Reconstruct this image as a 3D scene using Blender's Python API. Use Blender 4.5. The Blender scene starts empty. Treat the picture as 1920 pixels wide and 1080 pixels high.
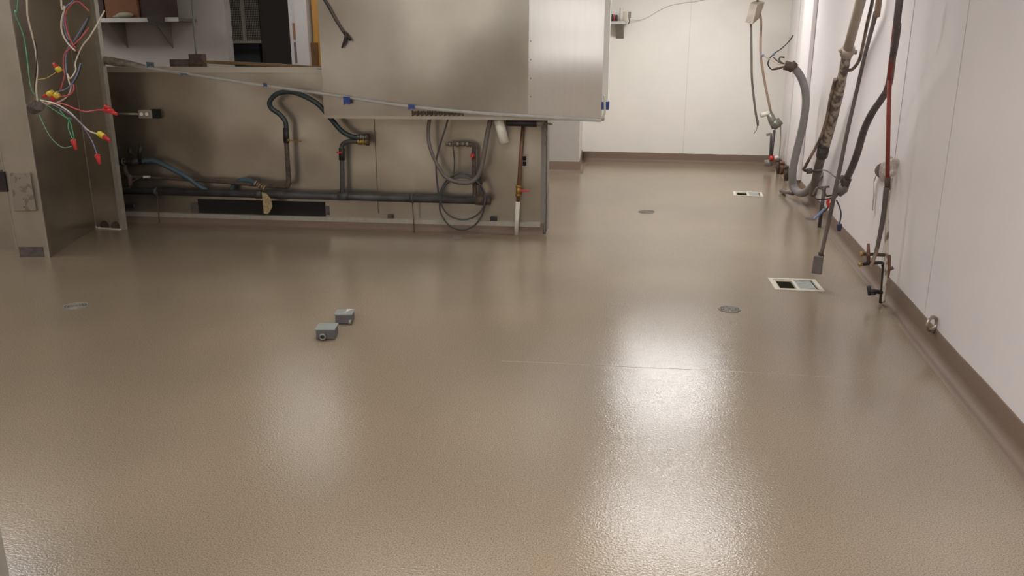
import bpy, bmesh, math, random
from mathutils import Vector, Matrix
random.seed(7)
C = bpy.context.scene.collection
PI = math.pi

# ------------------------------------------------------------------ camera
F_PX, CAM_H = 1530.0, 1.4
TH = math.atan(432 / F_PX)
PH = math.atan(330 * math.cos(TH) / F_PX)
CAM = Vector((0, 0, CAM_H))
cF = Vector((-math.sin(PH) * math.cos(TH), math.cos(PH) * math.cos(TH), -math.sin(TH)))
cR = Vector((math.cos(PH), math.sin(PH), 0))
cU = cR.cross(cF)
cd = bpy.data.cameras.new('camera'); cam = bpy.data.objects.new('camera', cd); C.objects.link(cam)
cd.sensor_width = 36; cd.lens = F_PX / 1920 * 36; cd.clip_start = 0.05; cd.clip_end = 80
cam.matrix_world = Matrix(((cR.x, cU.x, -cF.x, CAM.x), (cR.y, cU.y, -cF.y, CAM.y), (cR.z, cU.z, -cF.z, CAM.z), (0, 0, 0, 1)))
bpy.context.scene.camera = cam


def ray(px, py):
    return cF + cR * ((px - 960) / F_PX) - cU * ((py - 540) / F_PX)


def fl(px, py, z=0.0):
    d = ray(px, py); return CAM + d * ((z - CAM_H) / d.z)


class Frame:
    """a vertical surface: O on it, u along it (to the right), n out of it (to the room)"""
    def __init__(s, O, u):
        s.O = Vector((O[0], O[1], 0)); s.u = Vector((u[0], u[1], 0)).normalized()
        s.n = Vector((s.u.y, -s.u.x, 0))
    def P(s, px, py, d=0.0):
        r = ray(px, py); o = s.O + s.n * d
        return CAM + r * ((o - CAM).dot(s.n) / r.dot(s.n))
    def W(s, a, z, d=0.0):
        return s.O + s.u * a + s.n * d + Vector((0, 0, z))
    def sz(s, px, py, d=0.0):
        p = s.P(px, py, d); return (p - s.O).dot(s.u), p.z


def YF(y): return Frame((0, y), (1, 0))

ISL = Frame((-1.065, 6.49), (3.679, 0.259))
BACK = YF(11.6)
RIGHT = Frame((1.27, 0), (0, -1))       # n = (-1,0)
FAR = YF(9.0)
COL = Frame((-4.687, 4.922), (0.221, 0.046))
# ------------------------------------------------------------------ materials

def lin(c):
    return tuple(((v / 255) / 12.92 if v / 255 <= 0.04045 else (((v / 255) + 0.055) / 1.055) ** 2.4) for v in c) + (1,)

MATS = {}
def mat(name, rgb, rough=0.6, metal=0.0, coat=0.0, noise=0.0, nscale=8.0, nrgb=None, bump=0.0, bscale=60.0, stretch=None, spec=0.5, emis=0, alpha=1.0, trans=0.0, wav=0.0, wscale=2.0, rvar=0.0, ndet=4.0, lo=0.22, hi=0.78):
    if name in MATS: return MATS[name]
    m = bpy.data.materials.new(name); m.use_nodes = True; nt = m.node_tree; N = nt.nodes; L = nt.links
    b = N['Principled BSDF']
    b.inputs['Base Color'].default_value = lin(rgb); b.inputs['Roughness'].default_value = rough
    b.inputs['Metallic'].default_value = metal; b.inputs['Coat Weight'].default_value = coat
    b.inputs['Coat Roughness'].default_value = 0.15
    b.inputs['Specular IOR Level'].default_value = spec
    b.inputs['Alpha'].default_value = alpha; b.inputs['Transmission Weight'].default_value = trans
    tc = N.new('ShaderNodeTexCoord'); geo = N.new('ShaderNodeNewGeometry')
    src = geo.outputs['Position']
    if stretch:
        mp = N.new('ShaderNodeMapping'); mp.inputs['Scale'].default_value = stretch
        L.new(src, mp.inputs['Vector']); src = mp.outputs['Vector']
    nz = N.new('ShaderNodeTexNoise'); nz.inputs['Scale'].default_value = nscale; nz.inputs['Detail'].default_value = ndet
    L.new(src, nz.inputs['Vector'])
    rp = N.new('ShaderNodeValToRGB')
    a = lin(rgb); f = nrgb and lin(nrgb) or tuple(v * (1 - max(noise, 0.04)) for v in a[:3]) + (1,)
    rp.color_ramp.interpolation = 'EASE'; rp.color_ramp.elements[0].color = f; rp.color_ramp.elements[1].color = a
    rp.color_ramp.elements[0].position = lo; rp.color_ramp.elements[1].position = hi
    L.new(nz.outputs['Fac'], rp.inputs['Fac']); L.new(rp.outputs['Color'], b.inputs['Base Color'])
    last = None
    if wav:
        nw = N.new('ShaderNodeTexNoise'); nw.inputs['Scale'].default_value = wscale; nw.inputs['Detail'].default_value = 0
        L.new(geo.outputs['Position'], nw.inputs['Vector'])
        bw = N.new('ShaderNodeBump'); bw.inputs['Strength'].default_value = 1; bw.inputs['Distance'].default_value = wav
        L.new(nw.outputs['Fac'], bw.inputs['Height']); last = bw
    if bump:
        nb = N.new('ShaderNodeTexNoise'); nb.inputs['Scale'].default_value = bscale; nb.inputs['Detail'].default_value = 2
        L.new(src, nb.inputs['Vector'])
        bb = N.new('ShaderNodeBump'); bb.inputs['Strength'].default_value = 1; bb.inputs['Distance'].default_value = bump
        L.new(nb.outputs['Fac'], bb.inputs['Height'])
        if last: L.new(last.outputs['Normal'], bb.inputs['Normal'])
        last = bb
    if last:
        L.new(last.outputs['Normal'], b.inputs['Normal'])
        if coat: L.new(last.outputs['Normal'], b.inputs['Coat Normal'])
    if rvar:
        mr = N.new('ShaderNodeMapRange'); mr.inputs['To Min'].default_value = rough - rvar; mr.inputs['To Max'].default_value = rough + rvar
        mr.inputs['From Min'].default_value = 0.15; mr.inputs['From Max'].default_value = 0.85
        n2 = N.new('ShaderNodeTexNoise'); n2.inputs['Scale'].default_value = 1.7; n2.inputs['Detail'].default_value = 3
        L.new(geo.outputs['Position'], n2.inputs['Vector']); L.new(n2.outputs['Fac'], mr.inputs['Value']); L.new(mr.outputs['Result'], b.inputs['Roughness'])
    if emis:
        b.inputs['Emission Color'].default_value = lin(rgb); b.inputs['Emission Strength'].default_value = emis
    MATS[name] = m
    return m


def floor_mat():
    m = mat('floor_epoxy', (160, 140, 118), rough=0.16, spec=0.5, bump=0.0008, bscale=115, wav=0.004, wscale=1.6)
    nt = m.node_tree; N = nt.nodes; L = nt.links; b = N['Principled BSDF']
    geo = [n for n in N if n.type == 'NEW_GEOMETRY'][0]
    big = N.new('ShaderNodeTexNoise'); big.inputs['Scale'].default_value = 0.9; big.inputs['Detail'].default_value = 1
    fine = N.new('ShaderNodeTexNoise'); fine.inputs['Scale'].default_value = 230; fine.inputs['Detail'].default_value = 1
    L.new(geo.outputs['Position'], big.inputs['Vector']); L.new(geo.outputs['Position'], fine.inputs['Vector'])
    r1 = N.new('ShaderNodeValToRGB'); r1.color_ramp.elements[0].color = lin((138, 124, 107)); r1.color_ramp.elements[1].color = lin((152, 136, 115))
    r1.color_ramp.elements[0].position = .2; r1.color_ramp.elements[1].position = .8; r1.color_ramp.interpolation = 'EASE'
    r2 = N.new('ShaderNodeValToRGB'); r2.color_ramp.elements[0].color = (.62, .60, .57, 1); r2.color_ramp.elements[1].color = (1.1, 1.1, 1.1, 1)
    r2.color_ramp.elements[0].position = .32; r2.color_ramp.elements[1].position = .6
    L.new(big.outputs['Fac'], r1.inputs['Fac']); L.new(fine.outputs['Fac'], r2.inputs['Fac'])
    mx = N.new('ShaderNodeMix'); mx.data_type = 'RGBA'; mx.blend_type = 'MULTIPLY'; mx.inputs[0].default_value = 1
    L.new(r1.outputs['Color'], mx.inputs[6]); L.new(r2.outputs['Color'], mx.inputs[7]); L.new(mx.outputs[2], b.inputs['Base Color'])
    return m


def tube_mottle(name, c1, c2, scale=20, stretch=(1, 1, .35), rough=.6, lo=.45, hi=.55):
    return mat(name, c1, nrgb=c2, nscale=scale, stretch=stretch, rough=rough, lo=lo, hi=hi)

M_floor = floor_mat()
M_cove = mat('cove_epoxy', (130, 110, 95), spec=.3, rough=.55, noise=.25, nscale=200, bump=.0008, bscale=120)
M_white = mat('white_wall_panel', (236, 232, 223), rough=.33, noise=.03, nscale=3, wav=.004, wscale=1.3)
M_whiteR = mat('white_wall_panel_right', (234, 227, 227), rough=.33, noise=.03, nscale=2, wav=.006, wscale=1.1)
M_paint = mat('white_wall_paint', (205, 198, 192), rough=.7, noise=.04, nscale=3)
M_ceil = mat('ceiling_tile', (205, 203, 198), rough=.9, noise=.06, nscale=40)
M_steel = mat('stainless_sheet', (182, 174, 160), rough=.28, metal=.88, nrgb=(158, 149, 135), nscale=1.6, wav=.06, wscale=1.9, bump=.0003, bscale=30)
M_steelH = mat('stainless_hood_sheet', (176, 169, 157), rough=.29, metal=.88, nrgb=(154, 146, 134), nscale=1.4, wav=.06, wscale=1.5)
M_steelB = mat('stainless_brushed_panel', (204, 199, 193), rough=.32, metal=.8, nrgb=(200, 195, 188), nscale=9, stretch=(4, 4, .3), wav=.05, wscale=1.9)
M_steelD = mat('stainless_dull', (176, 167, 153), rough=.4, metal=.5, nrgb=(160, 151, 136), nscale=3, wav=.01, wscale=1.5)
M_trim = mat('aluminium_trim', (178, 172, 158), rough=.45, metal=.4, noise=.15, nscale=25)
M_trimw = mat('white_trim', (226, 225, 217), rough=.5, noise=.05)
M_seam = mat('seam_shadow_gap', (95, 88, 80), rough=.8)
M_seamw = mat('white_joint_strip', (196, 190, 184), rough=.5)
M_black = mat('black_iron', (62, 58, 56), rough=.5, metal=.3, nrgb=(38, 34, 32), nscale=14)
M_blackr = mat('black_rubber', (38, 42, 46), rough=.45)
M_iron = mat('grey_painted_pipe', (88, 87, 88), rough=.5, nrgb=(60, 56, 54), nscale=9, metal=.2)
M_rust = mat('rusty_iron', (98, 80, 68), rough=.7, nrgb=(62, 52, 46), nscale=30)
M_brass = mat('brass', (176, 140, 74), rough=.4, metal=.7, noise=.3, nscale=30)
M_copper = mat('aged_copper', (132, 96, 76), rough=.5, metal=.4, noise=.35, nscale=20)
M_pvc = mat('white_pvc', (222, 216, 202), rough=.45, noise=.08, nscale=30)
M_ghose = mat('grey_conduit', (132, 128, 126), rough=.5, noise=.12, nscale=20)
M_ghose2 = mat('grey_rubber_hose', (112, 106, 98), rough=.5, noise=.2, nscale=15)
M_green = mat('dark_green_hose', (46, 62, 62), rough=.4, noise=.2, nscale=20)
M_blueh = mat('blue_grey_hose', (66, 92, 112), rough=.45, nrgb=(72, 84, 84), nscale=9)
M_blue = mat('blue_tape', (42, 66, 138), rough=.6, noise=.25, nscale=60)
M_red = mat('red_plastic', (206, 50, 50), rough=.35)
M_reddull = mat('red_brown_paint', (150, 66, 56), rough=.55, noise=.3, nscale=20)
M_yellow = mat('yellow_plastic', (226, 204, 60), rough=.4)
M_wg = mat('green_wire_coat', (96, 184, 140), rough=.4)
M_ww = mat('white_wire_coat', (232, 218, 200), rough=.4)
M_wk = mat('black_wire_coat', (48, 40, 40), rough=.4)
M_wr = mat('red_wire_coat', (216, 98, 102), rough=.4)
M_wb = mat('blue_wire_coat', (126, 146, 184), rough=.4)
M_grey = mat('grey_paint', (134, 129, 119), rough=.5, noise=.15, nscale=20)
M_gbox = mat('grey_box_lid', (140, 146, 138), rough=.42, noise=.12, nscale=40)
M_gboxs = mat('grey_box_side', (92, 88, 92), rough=.5, noise=.25, nscale=50)
M_silver = mat('silver_sticker', (228, 220, 208), rough=.35, metal=.2)
M_cream = mat('cream_enamel', (218, 212, 192), rough=.3, noise=.08, nscale=30)
M_grate = mat('grey_grate', (190, 192, 190), rough=.5, noise=.2, nscale=40)
M_dark = mat('dark_void', (34, 31, 29), rough=.9)
M_darkm = mat('dark_metal', (62, 62, 64), rough=.5, noise=.3, nscale=8)
M_card = mat('cardboard', (150, 104, 76), rough=.85, noise=.12, nscale=10)
M_cardd = mat('dark_carton', (84, 68, 62), rough=.8, noise=.2, nscale=8)
M_bag = mat('clear_plastic_bag', (205, 200, 170), rough=.35, alpha=.75)
M_wood = mat('golden_wood', (208, 158, 82), rough=.45, nrgb=(190, 140, 70), nscale=8, stretch=(4, 4, .4))
M_woodd = mat('brown_wood', (128, 92, 58), rough=.55, noise=.3, nscale=10)
M_woodp = mat('brown_rod', (134, 104, 68), rough=.5, noise=.3, nscale=12)
M_plastic = mat('clear_plastic_sleeve', (205, 204, 198), rough=.18, noise=.1, nscale=30, alpha=.42)
M_tan = mat('tan_paper', (186, 168, 128), rough=.8, nrgb=(140, 120, 88), nscale=60)
M_taped = tube_mottle('dirty_taped_pipe', (176, 164, 148), (96, 84, 78), 24, (1, 1, .4), lo=.4, hi=.6)
M_tpaint = mat('beige_painted_pipe', (178, 164, 150), rough=.5, noise=.15, nscale=12)
M_dpipe = mat('weathered_grey_pipe', (118, 106, 98), rough=.5, nrgb=(84, 76, 72), nscale=10, stretch=(1, 1, .4))
M_brpipe = mat('weathered_brown_pipe', (150, 126, 108), rough=.5, nrgb=(88, 76, 70), nscale=8, stretch=(1, 1, .3), lo=.42, hi=.55)
M_galv = mat('galvanised_fitting', (138, 138, 126), rough=.4, metal=.5, noise=.3, nscale=40)
M_stain = mat('dirty_steel_stain', (112, 104, 98), rough=.6, nrgb=(80, 72, 68), nscale=22, metal=.2)
M_plate = mat('steel_cover_plate', (158, 148, 136), rough=.42, metal=.5, nrgb=(132, 122, 110), nscale=14, lo=.4, hi=.5)
M_pier = mat('painted_drywall', (203, 196, 188), rough=.6, noise=.03)

# ------------------------------------------------------------------ mesh builder

class MB:
    def __init__(s): s.v = []; s.f = []; s.sm = []
    def face(s, idx, smooth=False): s.f.append(idx); s.sm.append(smooth)
    def hexa(s, p):      # 8 points: bottom 4 ccw, top 4
        o = len(s.v); s.v += [Vector(q) for q in p]
        for q in ((0, 3, 2, 1), (4, 5, 6, 7), (0, 1, 5, 4), (1, 2, 6, 5), (2, 3, 7, 6), (3, 0, 4, 7)): s.face([o + i for i in q])
        return s
    def box(s, x0, x1, y0, y1, z0, z1):
        return s.hexa([(x0, y0, z0), (x1, y0, z0), (x1, y1, z0), (x0, y1, z0), (x0, y0, z1), (x1, y0, z1), (x1, y1, z1), (x0, y1, z1)])
    def fbox(s, fr, a0, a1, z0, z1, d0, d1):
        W = fr.W
        return s.hexa([W(a0, z0, d1), W(a1, z0, d1), W(a1, z0, d0), W(a0, z0, d0), W(a0, z1, d1), W(a1, z1, d1), W(a1, z1, d0), W(a0, z1, d0)])
    def pbox(s, fr, x0, y0, x1, y1, d0, d1):     # pixel rectangle seen on the front plane d1
        a0, _ = fr.sz(x0, (y0 + y1) / 2, d1); a1, _ = fr.sz(x1, (y0 + y1) / 2, d1)
        _, z1 = fr.sz((x0 + x1) / 2, y0, d1); _, z0 = fr.sz((x0 + x1) / 2, y1, d1)
        return s.fbox(fr, min(a0, a1), max(a0, a1), min(z0, z1), max(z0, z1), d0, d1)
    def bar(s, a, b, w, h=None):
        a = Vector(a); b = Vector(b); t = (b - a).normalized(); h = h or w
        up = Vector((0, 0, 1)) if abs(t.z) < .9 else Vector((0, 1, 0))
        x = t.cross(up).normalized() * w / 2; y = x.cross(t).normalized() * h / 2
        return s.hexa([a - x - y, a + x - y, a + x + y, a - x + y, b - x - y, b + x - y, b + x + y, b - x + y])
    def tube(s, pts, r, seg=12, smooth=True, cap=True):
        pts = [Vector(p) for p in pts]; n = len(pts)
        rr = r if isinstance(r, (list, tuple)) else [r] * n
        if smooth and n > 2:
            P2 = []; R2 = []
            for i in range(n - 1):
                p0 = pts[max(i - 1, 0)]; p1 = pts[i]; p2 = pts[i + 1]; p3 = pts[min(i + 2, n - 1)]
                for k in range(6):
                    t = k / 6; t2 = t * t; t3 = t2 * t
                    P2.append(.5 * ((2 * p1) + (-p0 + p2) * t + (2 * p0 - 5 * p1 + 4 * p2 - p3) * t2 + (-p0 + 3 * p1 - 3 * p2 + p3) * t3))
                    R2.append(rr[i] * (1 - t) + rr[i + 1] * t)
            P2.append(pts[-1]); R2.append(rr[-1]); pts, rr, n = P2, R2, len(P2)
        up = None; o = len(s.v)
        for i in range(n):
            t = (pts[min(i + 1, n - 1)] - pts[max(i - 1, 0)])
            t = t.normalized() if t.length > 1e-9 else Vector((0, 0, 1))
            if up is None:
                up = t.orthogonal().normalized()
            else:
                up = (up - t * up.dot(t))
                up = up.normalized() if up.length > 1e-6 else t.orthogonal().normalized()
            sd = t.cross(up)
            for k in range(seg):
                a = 2 * PI * k / seg
                s.v.append(pts[i] + (up * math.cos(a) + sd * math.sin(a)) * rr[i])
        for i in range(n - 1):
            for k in range(seg):
                k2 = (k + 1) % seg
                s.face([o + i * seg + k, o + i * seg + k2, o + (i + 1) * seg + k2, o + (i + 1) * seg + k], True)
        if cap:
            s.face([o + k for k in range(seg)][::-1]); s.face([o + (n - 1) * seg + k for k in range(seg)])
        return s
    def cyl(s, a, b, r, seg=20, r2=None):
        return s.tube([a, b], [r, r if r2 is None else r2], seg, smooth=False)
    def ring(s, c, n, R, r, seg=32, sec=10):
        c = Vector(c); n = Vector(n).normalized(); x = n.orthogonal().normalized(); y = n.cross(x); o = len(s.v)
        for i in range(seg):
            a = 2 * PI * i / seg; e = x * math.cos(a) + y * math.sin(a)
            for k in range(sec):
                b = 2 * PI * k / sec; s.v.append(c + e * (R + r * math.cos(b)) + n * r * math.sin(b))
        for i in range(seg):
            for k in range(sec):
                s.face([o + i * sec + k, o + ((i + 1) % seg) * sec + k, o + ((i + 1) % seg) * sec + (k + 1) % sec, o + i * sec + (k + 1) % sec], True)
        return s
    def ball(s, c, r, nu=12, nv=8, sc=(1, 1, 1)):
        c = Vector(c); o = len(s.v)
        for i in range(nv + 1):
            ph = PI * i / nv
            for k in range(nu):
                a = 2 * PI * k / nu
                s.v.append(c + Vector((r * sc[0] * math.sin(ph) * math.cos(a), r * sc[1] * math.sin(ph) * math.sin(a), r * sc[2] * math.cos(ph))))
        for i in range(nv):
            for k in range(nu):
                s.face([o + i * nu + k, o + (i + 1) * nu + k, o + (i + 1) * nu + (k + 1) % nu, o + i * nu + (k + 1) % nu], True)
        return s
    def prism(s, pts, off):                      # planar outline extruded by off
        o = len(s.v); n = len(pts); off = Vector(off); s.v += [Vector(p) for p in pts] + [Vector(p) + off for p in pts]
        s.face([o + i for i in range(n)][::-1]); s.face([o + n + i for i in range(n)])
        for i in range(n): s.face([o + i, o + (i + 1) % n, o + n + (i + 1) % n, o + n + i])
        return s
    def build(s, name, m, parent=None, bevel=0, loc=None):
        if parent is not None: base = WL[parent.name]
        elif loc is not None: base = Vector(loc)
        else:
            xs = [v.x for v in s.v]; ys = [v.y for v in s.v]; zs = [v.z for v in s.v]
            base = Vector(((min(xs) + max(xs)) / 2, (min(ys) + max(ys)) / 2, min(zs)))
        me = bpy.data.meshes.new(name); me.from_pydata([tuple(v - base) for v in s.v], [], s.f)
        me.polygons.foreach_set('use_smooth', s.sm); me.materials.append(m)
        bm = bmesh.new(); bm.from_mesh(me)
        bmesh.ops.remove_doubles(bm, verts=bm.verts, dist=1e-6)
        bmesh.ops.recalc_face_normals(bm, faces=bm.faces); bm.to_mesh(me); bm.free(); me.update()
        o = bpy.data.objects.new(name, me); C.objects.link(o)
        if parent is not None: o.parent = parent; WL[o.name] = base.copy()
        else: o.location = base; WL[o.name] = base.copy()
        if bevel:
            md = o.modifiers.new('bevel', 'BEVEL'); md.width = bevel; md.segments = 2; md.limit_method = 'ANGLE'
        return o

WL = {}

def tag(o, label, cat, group=None):
    o['label'] = label; o['category'] = cat
    if group: o['group'] = group
    return o

def thing(name, label, cat, loc, group=None):
    o = bpy.data.objects.new(name, None); C.objects.link(o); o.location = loc; o.empty_display_size = .1
    WL[o.name] = Vector(loc); return tag(o, label, cat, group)

def struct(name, mb, m, **k):
    o = mb.build(name, m, **k); o['kind'] = 'structure'; return o

def sub(o, text): o['label'] = text; return o

# ------------------------------------------------------------------ the room
H = 2.7
# floor drains (positions) and floor sinks (holes in the floor)
def quad(c, w, l, rot):
    u = Vector((math.cos(rot), math.sin(rot), 0)); v = Vector((-u.y, u.x, 0)); c = Vector(c)
    return [c - u * w / 2 - v * l / 2, c + u * w / 2 - v * l / 2, c + u * w / 2 + v * l / 2, c - u * w / 2 + v * l / 2], u, v

SINKS = [((.754, 5.298, 0), .07), ((.705, 8.97, 0), -.03)]
def build_floor():
    bm = bmesh.new()
    def loop(pts):
        vs = [bm.verts.new(p) for p in pts]
        return [bm.edges.new((vs[i], vs[(i + 1) % len(vs)])) for i in range(len(vs))]
    es = loop([(-9.5, -3.2, 0), (1.4, -3.2, 0), (1.4, 12.6, 0), (-9.5, 12.6, 0)])
    for c, r in SINKS: es += loop(quad(c, .25, .235, r)[0])
    bmesh.ops.triangle_fill(bm, use_beauty=True, use_dissolve=False, edges=es)
    bmesh.ops.recalc_face_normals(bm, faces=bm.faces)
    for f in bm.faces:
        if f.normal.z < 0: f.normal_flip()
    me = bpy.data.meshes.new('floor'); bm.to_mesh(me); bm.free(); me.materials.append(M_floor)
    o = bpy.data.objects.new('floor', me); C.objects.link(o); o['kind'] = 'structure'
build_floor()
struct('ceiling', MB().box(-9.6, 1.5, -3.3, 12.7, H, H + .1), M_ceil)
struct('wall_right', MB().box(1.27, 1.4, -3.2, 12.0, 0, H), M_whiteR)
struct('wall_back', MB().box(-1.45, 1.27, 11.6, 11.75, 0, H), M_white)
# pier: the corner that juts out left of the back wall
struct('wall_back_left', MB().hexa([(-3.2, 10.14, 0), (-1.27, 10.26, 0), (-1.40, 11.6, 0), (-3.2, 11.6, 0), (-3.2, 10.14, H), (-1.27, 10.26, H), (-1.40, 11.6, H), (-3.2, 11.6, H)]), M_pier)
struct('wall_rear', MB().box(-9.5, 1.27, -3.2, -3.05, 0, H), M_paint)
struct('wall_left', MB().box(-6.75, -6.6, -3.05, 5.2, 0, H), M_paint)
a, _ = FAR.sz(423, 60); b, _ = FAR.sz(547, 60)
struct('wall_far', MB().box(-9.5, a, 9.0, 9.12, 0, H), M_paint)
struct('wall_far_right', MB().box(FAR.sz(604, 60)[0], -2.6, 9.0, 9.12, 0, H).box(-2.7, -2.6, 9.0, 10.2, 0, H), M_paint)
struct('wall_far_left', MB().box(-9.6, -9.5, 5.05, 12.6, 0, H).box(-9.5, -6.6, 5.05, 5.2, 0, H), M_paint)
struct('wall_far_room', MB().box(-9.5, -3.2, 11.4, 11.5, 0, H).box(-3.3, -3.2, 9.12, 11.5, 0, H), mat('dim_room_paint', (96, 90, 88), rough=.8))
# near end of the wall left of the camera
p = ray(14, 1060); pt = CAM + p * (1.42 / p.y)
struct('trim_9', MB().hexa([(pt.x - .5, 1.1, 0), (pt.x - .12, 1.1, 0), (pt.x, 1.42, 0), (pt.x - .5, 1.42, 0), (pt.x - .5, 1.1, H), (pt.x - .12, 1.1, H), (pt.x, 1.42, H), (pt.x - .5, 1.42, H)]), M_grey)

# wall seams and an added pilaster
def seam(name, fr, x, y, d=.0015, w=.004, m=M_seamw):
    s_, _ = fr.sz(x, y)
    return struct(name, MB().fbox(fr, s_ - w / 2, s_ + w / 2, .13, H, -.01, d), m)
seam('trim_1', BACK, 1287, 170, w=.010, m=mat('pale_joint', (222, 217, 208), rough=.5))
seam('trim_2', RIGHT, 1708, 60, w=.01, m=mat('joint_grey', (182, 174, 172), rough=.5))
seam('trim_3', RIGHT, 1790, 200, w=.006)
seam('trim_4', RIGHT, 1497, 60, w=.03, d=.006)
struct('trim_5', MB().box(1.225, 1.27, 9.25, 9.95, .12, H), M_whiteR, bevel=.01)  # shallow pilaster added for the band of shading it gives the wall

# cove bases
def cove(name, path, hgt, wob=0.0, rad=.05):
    """path: wall-line points with inward normals"""
    mb = MB(); prof = [(-.005, hgt), (.008, hgt), (.010, hgt - .006), (.012, rad * .9)]
    for k in range(1, 6):
        t = PI / 2 * k / 6; prof.append((.012 + rad * (1 - math.cos(t)), rad * (1 - math.sin(t)) * .9 + .0005))
    prof.append((.012 + rad + .01, .0012)); prof.append((.012 + rad + .012, -.004)); prof.append((-.005, -.004))
    n = len(prof); rows = []
    for i, (pt, nn) in enumerate(path):
        dz = wob * math.sin(i * 1.7) * (1 if i % 3 else .4)
        o = len(mb.v); rows.append(o)
        for j, (d, z) in enumerate(prof):
            mb.v.append(Vector((pt[0] + nn[0] * d, pt[1] + nn[1] * d, z + (dz if j < 3 else 0))))
    for i in range(len(rows) - 1):
        for j in range(n):
            k = (j + 1) % n
            mb.face([rows[i] + j, rows[i + 1] + j, rows[i + 1] + k, rows[i] + k], 2 <= j <= 9)
    mb.face([rows[0] + j for j in range(n)]); mb.face([rows[-1] + j for j in range(n)][::-1])
    return struct(name, mb, M_cove)
cove('baseboard_right', [((1.272, -3.0 + i * .4), (-1, 0)) for i in range(37)], .118, .003)
cove('baseboard_back', [((-1.39 + i * .11, 11.6), (0, -1)) for i in range(25)], .125, .002)
cove('baseboard_back_left', [((-3.1, 10.146), (.04, -1)), ((-1.27, 10.26), (.78, -.9)), ((-1.40, 11.6), (1, 0))], .14)
IO, IU, IN = ISL.O, ISL.u, ISL.n
cove('baseboard_middle', [(((IO + IU * a_)[0], (IO + IU * a_)[1]), (IN.x, IN.y)) for a_ in (-4.4, -3.5, -2.5, -1.5, -.7, -.02)], .095)

# ------------------------------------------------------------------ half-height stainless wall
IT = .05      # face of the sheet stands off the toe of the cove
z_top = ISL.P(300, 128, -.03).z
struct('wall_middle', MB().fbox(ISL, -4.5, 0, 0, z_top, -.2, -.03), M_steel)
struct('trim_6', MB().fbox(ISL, -4.5, 0, z_top, z_top + .012, -.215, -.015).fbox(ISL, -4.5, 0, z_top - .035, z_top, -.03, -.02), mat('steel_cap_edge', (196, 188, 174), rough=.4, metal=.5))
za = ISL.P(700, 413, 0).z
struct('trim_7', MB().fbox(ISL, -4.3, -.045, za - .018, za + .018, -.03, .012), M_trim)
struct('trim_8', MB().fbox(ISL, -.045, .004, .02, 1.2, -.03, -.012).fbox(ISL, -.004, .004, .02, 1.2, -.2, -.012), M_grey)
def iseam(name, x, y, z0=.14):
    s_, _ = ISL.sz(x, y, -.03)
    struct(name, MB().fbox(ISL, s_ - .003, s_ + .003, z0, z_top - .04, -.035, -.0285), M_seam)
iseam('trim_10', 706, 320)
# dark slot low in the wall
tag(MB().pbox(ISL, 372, 376, 610, 403, -.029, -.026).build('wall_opening', M_dark), 'long dark slot low in the stainless wall under the main pipe', 'opening')
for x0, y0, x1, y1, w_ in ((358, 379, 372, 399, 'left'), (611, 386, 618, 403, 'right')):
    tag(MB().pbox(ISL, x0, y0, x1, y1, -.0295, -.028).build('soot_stain', M_stain), 'sooty smear at the %s end of the dark wall slot' % w_, 'stain')

# ------------------------------------------------------------------ hood
HD = .22
hf = thing('stainless_hood', 'big stainless sheet-clad hood box hanging above the pipes', 'hood', ISL.W(-.9, .95, HD))
s0, z0 = ISL.sz(608, 217, HD); s1, _ = ISL.sz(991, 200, HD); s2, z2 = ISL.sz(1128, 224, HD)
zb = ISL.sz(800, 219, HD)[1]
MB().fbox(ISL, s0, s1, zb, H, .0, HD).build('front_panel', M_steelH, hf)
sub(MB().fbox(ISL, s1, s2, zb, H, .0, HD + .003).build('side_panel', M_steelB, hf), 'brighter brushed end panel')
st = MB().fbox(ISL, s2 - .001, s2 + .042, ISL.sz(1130, 198, HD)[1], H, .08, HD + .006)
sub(st.build('corner_trim', M_trimw, hf), 'white corner strip')
for y in (77, 112, 147, 181): q = ISL.P(995, y, HD + .003); MB().cyl(q, q + IN * .003, .006, 10).build('rivet', M_grey, hf)
MB().fbox(ISL, s0, s2 + .02, zb - .018, zb + .004, 0, HD + .012).build('bottom_lip', M_steelD, hf)
sub(MB().fbox(ISL, s1 - .006, s1, zb, H, HD, HD + .006).build('panel_joint', M_trim, hf), 'pale vertical lap joint')
# brown teeth under the lip
tt = MB()
for i in range(46):
    x = 772 + i * 2.15; w = 1.3 if i % 3 else .8
    tt.pbox(ISL, x, 207 + (i * 7 % 5) * .6 + i * .03, x + w, 218 - (i * 5 % 4), HD, HD + .0135)
tag(tt.build('brown_streak', M_rust), 'row of short brown streaks along the hood bottom edge', 'rust')
# hook tool
hk = thing('hanging_hook', 'thin dark hooked rod hanging on the upper left of the hood', 'hook', ISL.P(645, 90, HD + .03))
MB().tube([ISL.P(560, -70, HD + .03), ISL.P(606, -2, HD + .03), ISL.P(630, 40, HD + .03), ISL.P(647, 66, HD + .025)], .007, 8).build('rod', M_black, hk)
MB().tube([ISL.P(645, 60, HD + .03), ISL.P(649, 68, HD + .03), ISL.P(641, 90, HD + .03)], [.008, .014, .006], 8).tube([ISL.P(649, 64, HD + .03), ISL.P(657, 76, HD + .03)], .009, 8).build('hook', M_black, hk)

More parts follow.
